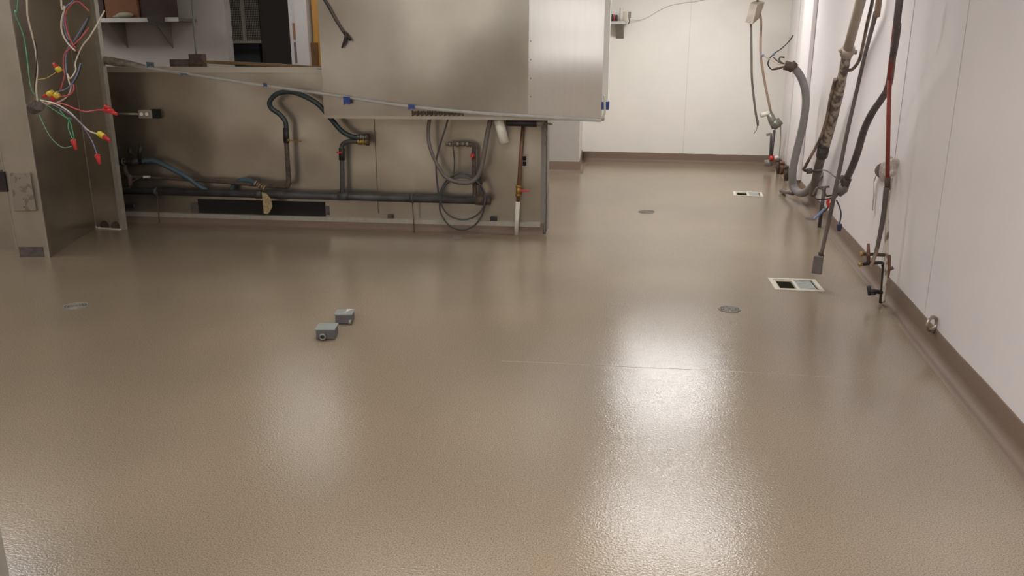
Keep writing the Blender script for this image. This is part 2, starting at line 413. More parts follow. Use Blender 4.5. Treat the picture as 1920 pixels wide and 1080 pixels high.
# clear plastic sleeve running from the left wing to the hood corner, taped
def rodpt(x, y):
    t = (x - 188) / (1130 - 188)
    return ISL.P(x, y, .245)
RP = [(190, 114), (240, 122), (300, 131), (400, 146), (497, 161), (600, 175), (700, 190), (780, 201), (900, 212), (1010, 219), (1127, 226)]
sl = thing('plastic_sleeve', 'long clear plastic sleeve sloping from left wing wall to hood corner', 'plastic sheet', rodpt(497, 161))
MB().tube([rodpt(*q) for q in RP], [.016, .016, .014, .012, .012, .012, .012, .014, .014, .014, .014], 10).build('sleeve', M_plastic, sl)
def tape(x0, y0, x1, y1, m=M_blue, extra=None):
    mb = MB(); c = rodpt((x0 + x1) / 2, (y0 + y1) / 2)
    d = .245 + .017
    q = [ISL.P(x0, y0, d), ISL.P(x1, y0 + 1, d), ISL.P(x1 + 1, y1, d), ISL.P((x0 + x1) / 2, y1 - 2, d), ISL.P(x0 + 1, y1 + 1, d)]
    mb.prism(q, IN * -.004); return mb.build('tape', m, sl)
tape(184, 107, 195, 124); tape(643, 181, 656, 196); tape(765, 196, 777, 205)
M_tapeg = mat('grey_blue_tape', (92, 106, 122), rough=.6, noise=.3, nscale=60)
tape(274, 116, 288, 126, M_tapeg); tape(338, 137, 351, 142, M_tapeg); tape(493, 155, 500, 163, mat('blue_tape_dull', (60, 84, 120), rough=.6))
sub(MB().tube([ISL.P(192, 112, .24), ISL.P(215, 116, .24), ISL.P(245, 120, .24), ISL.P(272, 124, .24)], [.03, .034, .026, .01], 10).build('crumpled_end', mat('crumpled_plastic', (168, 160, 138), rough=.3, bump=.02, bscale=25, nrgb=(110, 104, 92), nscale=30, alpha=.8), sl), 'crumpled bunched end')
t5 = MB()
cz = ISL.P(1133, 198, HD + .01)
t5.fbox(ISL, s2 - .004, s2 + .052, cz.z - .03, cz.z + .028, .075, HD + .01)
tag(t5.build('corner_tape', M_blue), 'blue tape wrapped round the white corner strip of the hood', 'tape')
MBp = MB().tube([ISL.P(1133, 178, HD + .02), ISL.P(1134, 200, HD + .02), ISL.P(1133, 214, HD + .02), ISL.P(1124, 227, HD + .02)], .008, 8)
MBp.build('torn_end', mat('frosted_plastic', (226, 222, 208), rough=.3, alpha=.7), sl)

# ------------------------------------------------------------------ pipes on the stainless wall
mp = thing('gas_manifold', 'long grey iron pipe running low across the stainless wall', 'pipe', ISL.P(560, 370, .06))
MB().cyl(ISL.P(222, 357, .06), ISL.P(905, 376, .06), .031, 20).build('pipe', M_iron, mp)
cp = MB()
for a_, b_ in ((892, 912), (909, 920)): cp.cyl(ISL.P(a_, 375.5 + (a_ - 892) * .03, .06), ISL.P(b_, 376 + (b_ - 892) * .03, .06), .038 if a_ < 900 else .033, 20)
cp.build('end_cap', M_rust, mp)
for x0, x1, y in ((290, 296, 359), (635, 655, 368), (770, 776, 372), (480, 492, 364)):
    MB().cyl(ISL.P(x0, y, .06), ISL.P(x1, y, .06), .037, 18).build('coupling', M_iron, mp)
for (xa, ya, xb, yb) in ((294, 360, 299, 418), (773, 374, 777, 436)):
    MB().tube([ISL.P(xa, ya, .09), ISL.P((xa + xb) / 2, (ya + yb) / 2, .09), ISL.P(xb, yb, .095)], .005, 8).build('hanger_rod', M_rust, mp)

sp = thing('small_water_pipe', 'thin dark pipe above the manifold turning up to a black hose', 'pipe', ISL.P(541, 340, .07))
MB().tube([ISL.P(232, 331, .05), ISL.P(300, 334, .05), ISL.P(400, 340, .06), ISL.P(526, 350, .07), ISL.P(538, 348, .07), ISL.P(541, 338, .07), ISL.P(539, 300, .07), ISL.P(537, 266, .07)], [.012, .012, .014, .018, .022, .022, .019, .019], 12).build('pipe', M_rust, sp)
MB().cyl(ISL.P(537, 268, .07), ISL.P(536, 240, .07), .024, 14).build('coupling', M_black, sp)
sub(MB().bar(ISL.P(540, 263, .09), ISL.P(564, 265, .11), .012, .008).ball(ISL.P(541, 263, .09), .014).build('valve_handle', M_brass, sp), 'brass lever handle')
tag(MB().tube([ISL.P(537, 246, .07), ISL.P(535, 228, .07), ISL.P(524, 214, .07), ISL.P(509, 203, .08), ISL.P(506, 190, .09), ISL.P(520, 176, .1), ISL.P(545, 172, .1), ISL.P(572, 181, .1), ISL.P(597, 196, .1), ISL.P(620, 222, .1), ISL.P(640, 245, .09), ISL.P(660, 256, .08), ISL.P(676, 258, .07)], .020, 14).build('black_hose', M_green), 'thick black-green hose arching from small pipe to the fittings', 'hose')

def riser(label, x0, y0, x1, y1, xk, yk, d=.07, left=False):
    r = thing('gas_riser', label, 'pipe', ISL.P(x0, y0, d), 'capped risers on the manifold')
    return r
r1 = riser('grey riser with two chrome fittings joined to the black hose', 642, 362, 0, 0, 0, 0)
MB().tube([ISL.P(642, 364, .06), ISL.P(642, 330, .06), ISL.P(641, 285, .06), ISL.P(642, 272, .06), ISL.P(652, 266, .065), ISL.P(672, 265, .07)], .019, 14).build('pipe', M_iron, r1)
MB().cyl(ISL.P(641, 300, .06), ISL.P(641, 278, .06), .025, 14).build('valve_body', M_black, r1)
sub(MB().bar(ISL.P(640, 286, .08), ISL.P(632, 286, .11), .02, .012).build('valve_knob', M_red, r1), 'red valve knob')
for k, (x, y) in enumerate(((672, 257), (672, 266))):
    q = MB().cyl(ISL.P(662, y, .07), ISL.P(686, y, .07), .016, 14)
    for xx in (671, 676, 681, 686): q.cyl(ISL.P(xx, y, .07), ISL.P(xx + 2.6, y, .07), .024, 8)
    q.build('hose_fitting', M_galv if k == 0 else M_brass, r1)
MB().cyl(ISL.P(686, 256, .06), ISL.P(692, 256, .06), .024, 8).cyl(ISL.P(686, 267, .06), ISL.P(692, 267, .06), .026, 8).build('end_plug', M_rust, r1)
r2 = riser('brown riser with red knob inside the grey hose loop', 890, 370, 0, 0, 0, 0)
MB().tube([ISL.P(891, 374, .06), ISL.P(889, 330, .06), ISL.P(888, 290, .06), ISL.P(888, 276, .06), ISL.P(878, 270, .065), ISL.P(850, 270, .07)], .018, 14).build('pipe', M_rust, r2)
sub(MB().ball(ISL.P(886, 292, .09), .017).bar(ISL.P(889, 292, .07), ISL.P(886, 292, .1), .01).build('valve_knob', M_red, r2), 'red valve knob')
q = MB()
for xx, rr in ((836, .012), (841, .02), (848, .017), (856, .023), (866, .02), (874, .024)): q.cyl(ISL.P(xx, 270, .07), ISL.P(xx + 5, 270, .07), rr, 8)
q.build('hose_fitting', M_galv, r2)
MB().cyl(ISL.P(886, 341, .05), ISL.P(904, 341, .05), .022, 12).build('clamp', M_rust, r2)
tag(MB().tube([ISL.P(849, 273, .08), ISL.P(852, 300, .08), ISL.P(851, 325, .08), ISL.P(847, 340, .1)], .0065, 8).build('thin_tube', M_iron), 'thin grey tube dropping from fittings to the hose loops', 'tube')

tag(MB().tube([ISL.P(807, 214, .12), ISL.P(803, 245, .12), ISL.P(806, 275, .12), ISL.P(818, 305, .12), ISL.P(836, 332, .12), ISL.P(862, 342, .12), ISL.P(886, 340, .12), ISL.P(900, 322, .12), ISL.P(908, 285, .12), ISL.P(914, 250, .12), ISL.P(921, 216, .12)],
    [.014, .014, .014, .014, .016, .018, .018, .018, .018, .019, .019], 14).build('grey_hose', M_ghose2), 'fat grey hose hanging in a U loop below the hood', 'hose')
loop = [(842, 214), (836, 238), (824, 275), (818, 305), (819, 335), (822, 362)]
pts = [ISL.P(x, y, .1) for x, y in loop]
for cx, cy, rx, ry, a0, a1, d in ((866, 378, 43, 53, 195, -165, .10), (868, 372, 42, 40, 195, -300, .12)):
    n = 22
    for i in range(1, n + 1):
        a = math.radians(a0 + (a1 - a0) * i / n); pts.append(ISL.P(cx + rx * math.cos(a), cy - ry * math.sin(a) * 1.0, d))
tag(MB().tube(pts, .0075, 8).build('coiled_tube', M_blackr if False else M_iron), 'thin dark tube coiled in round loops over the manifold end', 'tube')

tag(MB().tube([ISL.P(932, 214, .14), ISL.P(939, 242, .16), ISL.P(946, 269, .17)], .039, 20, smooth=False).build('white_pipe_stub', M_pvc), 'short fat white pipe stub slanting below the hood', 'pipe')
hc = thing('dark_cylinder', 'dark grey cylinder with threaded tip sticking out at hood corner', 'cylinder', ISL.P(985, 232, .14))
MB().cyl(ISL.P(950, 229, .14), ISL.P(1006, 231, .14), .030, 20).build('barrel', M_black, hc)
q = MB()
for i in range(7): q.cyl(ISL.P(1018 + i * 2.6, 231.5 + i * .2, .14), ISL.P(1019.6 + i * 2.6, 231.7 + i * .2, .14), .010 if i % 2 else .006, 8)
q.cyl(ISL.P(1018, 231.5, .14), ISL.P(1036, 233, .14), .005, 8).build('threaded_tip', M_galv, hc)
MB().cyl(ISL.P(1005, 231, .14), ISL.P(1019, 231.5, .14), .024, 12).build('collar', M_grey, hc)

cpz = thing('copper_stub', 'vertical brown copper pipe with red lever and white sleeve foot', 'pipe', ISL.P(968, 442, .04))
MB().tube([ISL.P(982, 226, .05), ISL.P(976, 300, .05), ISL.P(971, 378, .05)], .0155, 14, smooth=False).build('pipe', M_copper, cpz)
sub(MB().cyl(ISL.P(971, 378, .05), ISL.P(968, 441, .05), .0185, 14).build('sleeve', M_pvc, cpz), 'white plastic sleeve')
MB().cyl(ISL.P(972, 368, .05), ISL.P(972.5, 347, .05), .021, 8).cyl(ISL.P(972.4, 351, .05), ISL.P(972.6, 347, .05), .026, 8).cyl(ISL.P(972, 368, .05), ISL.P(972.1, 364, .05), .026, 8).build('valve_body', M_brass, cpz)
sub(MB().bar(ISL.P(975, 357, .075), ISL.P(991, 358.5, .08), .010, .012).build('valve_handle', M_red, cpz), 'red lever handle')

ol = thing('outlet', 'grey duplex outlet beside the copper pipe on stainless wall', 'outlet', ISL.P(985, 303, -.03))
MB().pbox(ISL, 978, 289, 991, 315, -.03, -.022).build('cover_plate', M_trim, ol, bevel=.002)
for y in (297, 307): MB().pbox(ISL, 980, y - 4, 987, y + 4, -.022, -.018).build('receptacle', M_dark, ol)
ol = thing('outlet', 'double outlet box projecting from left part of stainless wall', 'outlet', ISL.P(275, 214, -.03))
MB().pbox(ISL, 259, 206, 284, 222, -.03, .03).build('box', M_trim, ol, bevel=.003)
sub(MB().pbox(ISL, 283, 205, 296, 222, -.03, .02).build('side_box', M_dark, ol), 'black side housing')
for x in (265, 275): MB().cyl(ISL.P(x, 214, .03), ISL.P(x, 214, .036), .014, 16).build('receptacle', M_pvc, ol)
MB().cyl(ISL.P(212, 213, .0), ISL.P(260, 214, .0), .010, 10).build('conduit', M_steelD, ol)
for x, y, w, lab in ((731, 407, 9, 'small dark block above base trim near the wall seam'), (925, 411, 12, 'small dark block above base trim near the copper pipe'), (242, 387, 16, 'dark stub low on wall beside the left wing edge')):
    tag(MB().pbox(ISL, x - w / 2, y - 4, x + w / 2, y + 4, -.03, .0).build('wall_block', M_rust if w == 9 else M_black, bevel=.003), lab, 'block')

# left valve cluster and blue-grey hoses
vc = thing('valve_cluster', 'dark brass-necked valve assembly by the left wing wall edge', 'valve', ISL.P(245, 303, .07))
q = MB()
for xa, xb, r in ((214, 219, .022), (219, 226, .028), (226, 240, .024), (240, 262, .03), (262, 276, .02)): q.cyl(ISL.P(xa, 303, .08), ISL.P(xb, 303, .08), r, 12)
q.build('valve_body', M_black, vc)
for xa, ya, xb, yb in ((246, 292, 242, 277), (262, 295, 264, 272)): MB().cyl(ISL.P(xa, ya, .08), ISL.P(xb, yb, .08), .017, 12).build('valve_stem', M_black, vc)
for x in (218, 231): MB().cyl(ISL.P(x, 303, .08), ISL.P(x + 1.5, 303, .08), .031, 12).build('collar', M_galv, vc)
MB().tube([ISL.P(233, 308, .06), ISL.P(236, 325, .06), ISL.P(243, 333, .07), ISL.P(244, 348, .07)], [.02, .022, .02, .02], 10).tube([ISL.P(268, 331, .07), ISL.P(255, 336, .07), ISL.P(246, 344, .07), ISL.P(242, 356, .07)], .009, 8).build('drop_pipe', M_rust, vc)
sub(MB().pbox(ISL, 268, 330, 279, 334, .06, .085).build('tag', M_silver, vc), 'shiny white tag')
tag(MB().tube([ISL.P(268, 303, .08), ISL.P(285, 301, .08), ISL.P(305, 308, .08), ISL.P(330, 321, .07), ISL.P(352, 333, .06), ISL.P(372, 348, .05), ISL.P(388, 358, .03)], .021, 14).build('blue_hose', M_blueh), 'blue-grey hose sloping from left valves behind the manifold', 'hose')
bh = thing('blue_hose', 'short blue hose with ribbed brass nozzle above the manifold', 'hose', ISL.P(460, 345, .05))
MB().tube([ISL.P(434, 356, .03), ISL.P(440, 345, .04), ISL.P(455, 338, .05), ISL.P(470, 340, .06), ISL.P(480, 345, .08)], .021, 12).build('hose_body', M_blueh, bh)
q = MB()
for i in range(5): q.cyl(ISL.P(478 + i * 4, 343 + i * 2.3, .09), ISL.P(481 + i * 4, 344.6 + i * 2.3, .09), .026 if i % 2 == 0 else .021, 12)
q.build('nozzle', mat('dull_brass', (140, 124, 98), rough=.5, metal=.3), bh)
tag(MB().prism([ISL.P(x, y, .11) for x, y in ((491, 360), (500, 363), (508, 373), (511, 387), (506, 397), (502, 401), (495, 400))], IN * .004).build('tan_scraper', M_tan), 'half-moon tan flap hanging below the ribbed nozzle', 'flap')

# pipe lying on top of the half wall with junction box
TB = .02
jb = thing('junction_box', 'rusty square junction box on the half wall with brown rod', 'junction box', ISL.P(366, 126, -.1))
MB().pbox(ISL, 354, 101, 379, 126, -.16, -.08).build('box', M_rust, jb, bevel=.004)
MB().pbox(ISL, 318, 111, 354, 126, -.15, -.09).build('side_box', mat('rusty_side_box', (104, 92, 84), nrgb=(60, 50, 46), nscale=12, rough=.7), jb, bevel=.004)
MB().tube([ISL.P(368, 102, -.12), ISL.P(364, 50, -.12), ISL.P(360, 0, -.12), ISL.P(355, -60, -.12)], .0085, 10).build('conduit', mat('green_grey_conduit', (118, 124, 116), rough=.5), jb)
MB().tube([ISL.P(379, 116, -.08), ISL.P(450, 119, -.07), ISL.P(520, 123, -.05), ISL.P(606, 128, -.03)], [.012, .014, .016, .015], 10).build('rod', M_woodp, jb)

# ------------------------------------------------------------------ left column and wing wall
c0 = COL.O; c1 = Vector((-4.466, 4.968, 0)); w1 = Vector((-4.876, 5.99, 0)); w2 = Vector((-4.612, 5.975, 0))
back = Vector((-.25, .25, 0))
def up(v, z): return Vector((v.x, v.y, z))
def wallprism(pts): return MB().prism([up(q, 0) for q in pts], (0, 0, H))
cb = Vector((-4.72, 5.6, 0))
struct('wall_left_column', wallprism([c0, c1, Vector((-4.60, 5.3, 0)), Vector((-4.80, 5.3, 0))]), M_steelD)
struct('wall_left_wing', wallprism([Vector((-4.47, 4.978, 0)), w1, w2, w2 + Vector((.0, .03, 0)), w1 + Vector((-.05, .04, 0)), Vector((-4.70, 5.3, 0))]), M_steel)
struct('wall_left_recess', MB().box(-6.6, -4.72, 5.12, 5.25, 0, H), M_steelD)
W2 = Frame((w2.x, w2.y), (w2 - w1).xy)
struct('trim_12', MB().fbox(W2, -.012, .028, 0, H, -.03, .012), M_trim)
WING = Frame((-4.47, 4.978), (w1 - Vector((-4.47, 4.978, 0))).xy)
struct('trim_13', MB().fbox(W2, -(w2 - w1).length - .004, -(w2 - w1).length + .004, .02, H, -.0, .006), M_trim)
struct('trim_14', MB().fbox(COL, (c1 - c0).length - .003, (c1 - c0).length + .003, 0, H, -.006, .004), M_trim)
struct('trim_15', MB().fbox(COL, -.004, .002, 0, H, -.006, .004), M_trim)
tag(MB().pbox(COL, 36, 463, 82, 482, 0, .003).build('base_stain', M_stain), 'dark grimy band at the foot of the left column', 'stain')
cvp = thing('cover_plate', 'tall steel cover plate on the front of left column', 'cover plate', COL.P(45, 396, .0))
MB().hexa([COL.P(28, 396, .025), COL.P(68, 395, .025), COL.P(68, 395, 0), COL.P(28, 396, 0), COL.P(18, 324, .025), COL.P(56, 323, .025), COL.P(56, 323, 0), COL.P(18, 324, 0)]).build('plate', M_plate, cvp, bevel=.004)
for x, y in ((37, 334), (45, 388), (44, 373)): MB().cyl(COL.P(x, y, .025), COL.P(x, y, .029), .005, 10).build('screw', M_rust, cvp)
tag(MB().pbox(COL, -12, 322, 10, 360, -.15, .02).build('dark_box', M_black, bevel=.004), 'dark box at left picture edge beside the cover plate', 'box')
# broken foot of the wing wall
ft = thing('wall_foot_bracket', 'rusty floor bracket with two dark holes at the wing wall foot', 'bracket', W2.W(-.12, 0, .02))
fa, fb = W2.sz(186, 428, .02)[0], W2.sz(226, 428, .02)[0]
MB().fbox(W2, fa, fb, 0, .008, .0, .035).build('plate', M_pvc, ft)
for xa, xb in ((187, 204), (208, 225)):
    q = MB(); a_ = W2.sz(xa, 422, .005)[0]; b_ = W2.sz(xb, 422, .005)[0]; n = 10
    q.prism([W2.W(a_, .008, .004), W2.W(b_, .008, .004)] + [W2.W((a_ + b_) / 2 + (b_ - a_) / 2 * math.cos(t_ * PI / n), .01 + .055 * math.sin(t_ * PI / n), .004) for t_ in range(n + 1)], W2.n * .003)
    q.build('hole', M_cardd, ft)
q = MB()
random.seed(3)
for i in range(7): q.ball(fl(178 + i * 1.5, 426 + random.random() * 3) + Vector((0, 0, .006)), .008 + random.random() * .008, 6, 4)
tag(q.build('rubble', M_pvc), 'crumbs of pale rubble at the wing wall corner', 'rubble')
tag(MB().tube([fl(104, 459) + Vector((0, 0, .01)), fl(120, 451) + Vector((0, 0, .012)), fl(140, 443) + Vector((0, 0, .008)), fl(152, 438) + Vector((0, 0, .008))], [.004, .018, .008, .004], 6).build('dark_floor_strip', M_cardd), 'dark strip where the wing wall meets floor', 'grime')  # dark tapered strip along the foot of the wing wall

# ------------------------------------------------------------------ wires
WF = YF(4.78)
def wp(pts, d=0.0): return [WF.P(x, y, d + .02 * math.sin(i * 1.3)) for i, (x, y) in enumerate(pts)]
fit = thing('conduit_stub', 'short galvanised conduit stub on left column where wires emerge', 'conduit', WF.P(66, 205))
q = MB().cyl(WF.P(60, 204, -.16), WF.P(72, 198, .0), .033, 14)
for i in range(4): q.cyl(WF.P(62 + i * 3, 203 - i * 1.5, -.12 + i * .03), WF.P(63 + i * 3, 202.5 - i * 1.5, -.11 + i * .03), .041, 14)
q.build('connector', mat('dirty_galvanised', (128, 120, 112), nrgb=(80, 72, 66), nscale=40, metal=.4, rough=.5), fit)
WB = 'loose wires at the left column'
def wire(label, pts, m, r=.0035, d=0.0, nut=None, extra=()):
    t = thing('electrical_wire', label, 'wire', wp(pts, d)[0], WB)
    MB().tube(wp(pts, d), r, 8).build('strand', m, t)
    for e in extra: MB().tube(wp(e, d + .01), r, 8).build('strand', m, t)
    if nut:
        (xa, ya), (xb, yb), kind = nut
        A = WF.P(xa, ya, d + .01); B = WF.P(xb, yb, d + .02); mid = A.lerp(B, .42)
        n = MB().tube([A, A.lerp(B, .25), A.lerp(B, .5), B], [.017, .017, .013, .009], 12, smooth=False).bar(A.lerp(B, .1) - Vector((.02, 0, 0)), A.lerp(B, .1) + Vector((.02, 0, 0)), .008)
        no = n.build('wire_nut', M_red, t)
        if kind == 'y':
            sub(MB().cyl(A.lerp(B, -.1), A.lerp(B, .42), .019, 8).build('wire_nut_skirt', M_yellow, t), 'yellow skirt')
    return t
TOP = -330
wire('long green wire coming down the column to lowest red wire nut', [(40, TOP), (34, -10), (28, 22), (38, 50), (46, 75), (52, 120), (57, 160), (66, 178), (85, 195), (112, 213), (130, 226), (136, 245), (139, 262)], M_wg, .0032, nut=((137, 262), (142, 281), 'r'), extra=([(130, 224), (128, 240), (137, 262)], [(112, 206), (124, 220), (133, 222), (130, 228)]))
wire('thin green wire sagging below the stub to lowest red wire nut', [(74, 215), (80, 230), (92, 253), (106, 269), (120, 277), (135, 274)], mat('pale_green_wire_coat', (128, 178, 150), rough=.4), .0028)
wire('thick white wire running straight down the column to the stub', [(42, TOP), (50, -10), (53, 35), (61, 68), (67, 95), (70, 130), (68, 165), (70, 190)], M_ww, .0055)
wire('black wire hugging the thick white wire on the column', [(64, 72), (69, 95), (68, 130), (65, 165), (70, 190)], M_wk, .004, d=.02)
wire('white wire looping at top then crossing the red and blue pair', [(108, TOP), (114, -10), (121, 12), (115, 40), (117, 62), (128, 82), (141, 95)], M_ww, .0055, .03)
wire('black wire bowing right between the white wires', [(168, 30), (160, 50), (140, 90), (148, 103), (152, 118), (147, 140), (136, 160), (126, 184), (112, 200)], M_wk, .004, .01)
wire('white wire slanting in past the trim edge to the knot', [(196, 20), (170, 66), (156, 84), (146, 104), (141, 120), (142, 132), (132, 147), (126, 138)], M_ww, .0042, .05)
wire('white wire curling down from the knot to the stub', [(127, 143), (130, 155), (133, 165), (126, 181), (108, 192), (88, 195), (76, 188)], M_ww, .0045, .04)
wire('pinkish red wire arching over the top loop', [(166, 20), (146, 3), (131, 12), (122, 30), (125, 55), (134, 78), (142, 90)], M_wr, .004, .02)
wire('red wire wavering down from trim edge to the upper nuts', [(166, 52), (148, 75), (130, 92), (120, 104), (119, 125), (121, 140), (118, 154), (112, 172)], M_wr, .004, .02)
wire('red wire in a short hook beside the twin yellow nuts', [(137, 157), (138, 168), (130, 178), (112, 182), (97, 192)], M_wr, .0045, .03)
wire('pale blue wire alongside the top pink loop', [(150, -20), (137, 2), (123, 15), (119, 38), (123, 62), (130, 76)], M_wb, .0035)
wire('blue wire dropping beside the wavering red wire', [(164, 34), (152, 56), (139, 76), (126, 92), (123, 112), (125, 142)], M_wb, .0035, .01)
wire('blue-grey wire curving from the black bow toward the nuts', [(151, 118), (143, 143), (130, 162), (116, 170), (106, 172)], M_wb, .0038, .05)
wire('yellow wire from the column with the uppermost red and yellow nut', [(72, 149), (86, 147), (100, 139), (108, 133)], mat('yellow_wire_coat', (196, 172, 96), rough=.5), .003, .03, nut=((112, 133), (100, 118), 'y'))
wire('short wire end inside the left one of twin yellow nuts', [(88, 194), (92, 186), (100, 176)], M_wr, .004, .05, nut=((98, 174), (80, 182), 'y'))
wire('short wire end inside the right one of twin yellow nuts', [(96, 194), (100, 188), (106, 180)], M_wr, .004, .07, nut=((108, 177), (97, 188), 'y'))
redw = wire('red wire reaching right to the clustered red wire nuts', [(100, 192), (122, 196), (142, 204), (160, 209), (180, 207), (196, 206)], M_wr, .004, .08, nut=((196, 205), (219, 214), 'r'))
wire('white wire reaching right to the yellow-skirted red nut', [(76, 188), (105, 195), (130, 210), (152, 232), (168, 246), (184, 251)], M_ww, .005, .09, nut=((187, 251), (206, 264), 'y'))
wire('lavender blue wire hanging down to its own red nut', [(100, 197), (128, 212), (150, 230), (164, 250), (174, 268), (182, 290)], mat('lavender_wire_coat', (136, 136, 176), rough=.4), .0035, .08, nut=((182, 290), (187, 308), 'r'))
q = MB().tube([WF.P(206, 203, .09), WF.P(196, 200, .1)], [.01, .015], 8).tube([WF.P(200, 208, .1), WF.P(212, 207, .1)], [.015, .01], 8)
q.build('wire_nut', M_red, redw)

# ------------------------------------------------------------------ behind the half wall
FW = FAR
shf = thing('wall_shelf', 'white-edged wall shelf on two triangular brackets, far left', 'shelf', FW.P(240, 42, .2))
SD = .36
sa, sz_ = FW.sz(165, 37, SD); sb, _ = FW.sz(334, 33, SD); sz_ = FW.sz(250, 36, SD)[1]
MB().fbox(FW, sa - .25, sb, sz_ - .02, sz_ + .012, 0, SD - .004).build('board', mat('shelf_underside', (120, 112, 104), rough=.6), shf)
MB().fbox(FW, sa - .25, sb, sz_ - .03, sz_ + .016, SD - .004, SD).build('front_edge', M_trimw, shf)
for xw in (238, 323):
    a_, zz = FW.sz(xw, 90, .01)
    MB().prism([FW.W(a_, sz_ - .02, 0), FW.W(a_, sz_ - .02, SD - .05), FW.W(a_, zz + .02, .02), FW.W(a_, zz, 0)], FW.u * .012).build('bracket', M_grey, shf)
def sbox(x0, y0, x1, y1, d0, d1, name, m, lab, cat):
    mb = MB(); a0, _ = FW.sz(x0, y0, d1); a1, _ = FW.sz(x1, y0, d1)
    mb.fbox(FW, a0, a1, sz_ + .016, FW.sz(x0, y0, d1)[1], d0, d1)
    return tag(mb.build(name, m, bevel=.006), lab, cat)
sbox(192, -25, 253, 28, .08, .30, 'cardboard_box', M_card, 'brown cardboard box on the far left wall shelf', 'box')
sbox(150, -20, 190, 28, .06, .28, 'dark_box', M_cardd, 'dark box left of the cardboard box on wall shelf', 'box')
sbox(257, -22, 311, 28, .08, .27, 'dark_carton', M_cardd, 'dark carton right of the cardboard box on wall shelf', 'box')
q = MB(); q.ball(FW.P(234, 28, .33), .07, 12, 8, (1.6, .5, .45)); q.ball(FW.P(222, 31, .33), .045, 10, 6, (1.7, .5, .4))
tag(q.build('plastic_bag', M_bag), 'crumpled clear plastic bag on shelf in front of cardboard', 'bag')
q = MB().prism([FW.W(FW.sz(276, 40, SD + .01)[0], sz_ + .04, SD + .002), FW.W(FW.sz(309, 40, SD + .01)[0], sz_ + .04, SD + .002), FW.W(FW.sz(308, 40, SD + .01)[0], sz_ - .05, SD + .002), FW.W(FW.sz(280, 40, SD + .01)[0], sz_ - .06, SD + .002)], (0, -.02, 0))
tag(q.build('hanging_cloth', mat('dark_grey_cloth', (92, 84, 80), rough=.9, noise=.3, nscale=14)), 'dark rag draped over the shelf front edge', 'cloth')

# doorway and what is seen through it
s_l = FAR.sz(425, 60)[0]; s_r = FAR.sz(541, 60)[0]
struct('trim_16', MB().fbox(FAR, FAR.sz(413, 60)[0], s_l, 0, H, -.12, .004), M_pier)
d1 = struct('door_1', MB().fbox(FAR, FAR.sz(541, 60, .03)[0], FAR.sz(554, 60, .03)[0], 0, H, -.12, .0).fbox(FAR, FAR.sz(554, 60, .03)[0], FAR.sz(577, 60, .03)[0], 0, H, -.12, .03), mat('white_door_post', (222, 216, 212), rough=.5))
struct('door_2', MB().fbox(FAR, FAR.sz(584, 60)[0], FAR.sz(606, 60)[0], 0, H, -.1, -.04), M_wood)
tag(MB().pbox(FAR, 586, 80, 603, 345, -.04, -.02).build('brown_board', M_woodd), 'brown board leaning below the golden wood panel', 'board')
MB().pbox(FAR, 549, 43, 554, 74, .0, .006).build('hinge', mat('rust_hinge', (176, 128, 104), rough=.6), d1)
MB().pbox(FAR, 552, 79, 558, 118, .0, .008).build('latch', M_grey, d1)
G = YF(9.45)
gt = thing('wire_mesh_gate', 'metal gate with fine wire mesh in the far doorway', 'gate', G.P(460, 80, 0))
fr_ = MB().pbox(G, 486, -60, 492, 80, -.02, .02).pbox(G, 450, -60, 455, 78, -.015, .015).pbox(G, 428, 76, 492, 81, -.02, .02)
fr_.build('gate_frame', mat('gate_frame_metal', (176, 168, 150), rough=.5), gt)
q = MB(); a0 = G.sz(420, 50)[0]; a1 = G.sz(487, 50)[0]; zt = 2.3; zb2 = G.sz(460, 78)[1]
z = zb2
while z < zt: q.fbox(G, a0, a1, z, z + .006, -.003, .003); z += .027
a = a0
while a < a1: q.fbox(G, a, a + .004, zb2, zt, -.003, .003); a += .022
q.build('wire_mesh', mat('mesh_wire', (182, 174, 162), rough=.6), gt)
tag(MB().pbox(YF(9.6), 420, 82, 492, 240, -.3, .0).build('metal_bin', mat('slate_bin', (84, 88, 90), rough=.5, nrgb=(70, 74, 76), nscale=2)), 'slate grey metal bin behind the mesh gate', 'bin')
tag(MB().pbox(YF(9.4), 496, -120, 556, 420, -.05, .0).build('dark_door_leaf', mat('black_brown_door', (62, 55, 54), rough=.55)), 'open black-brown door leaf in the far doorway', 'door')

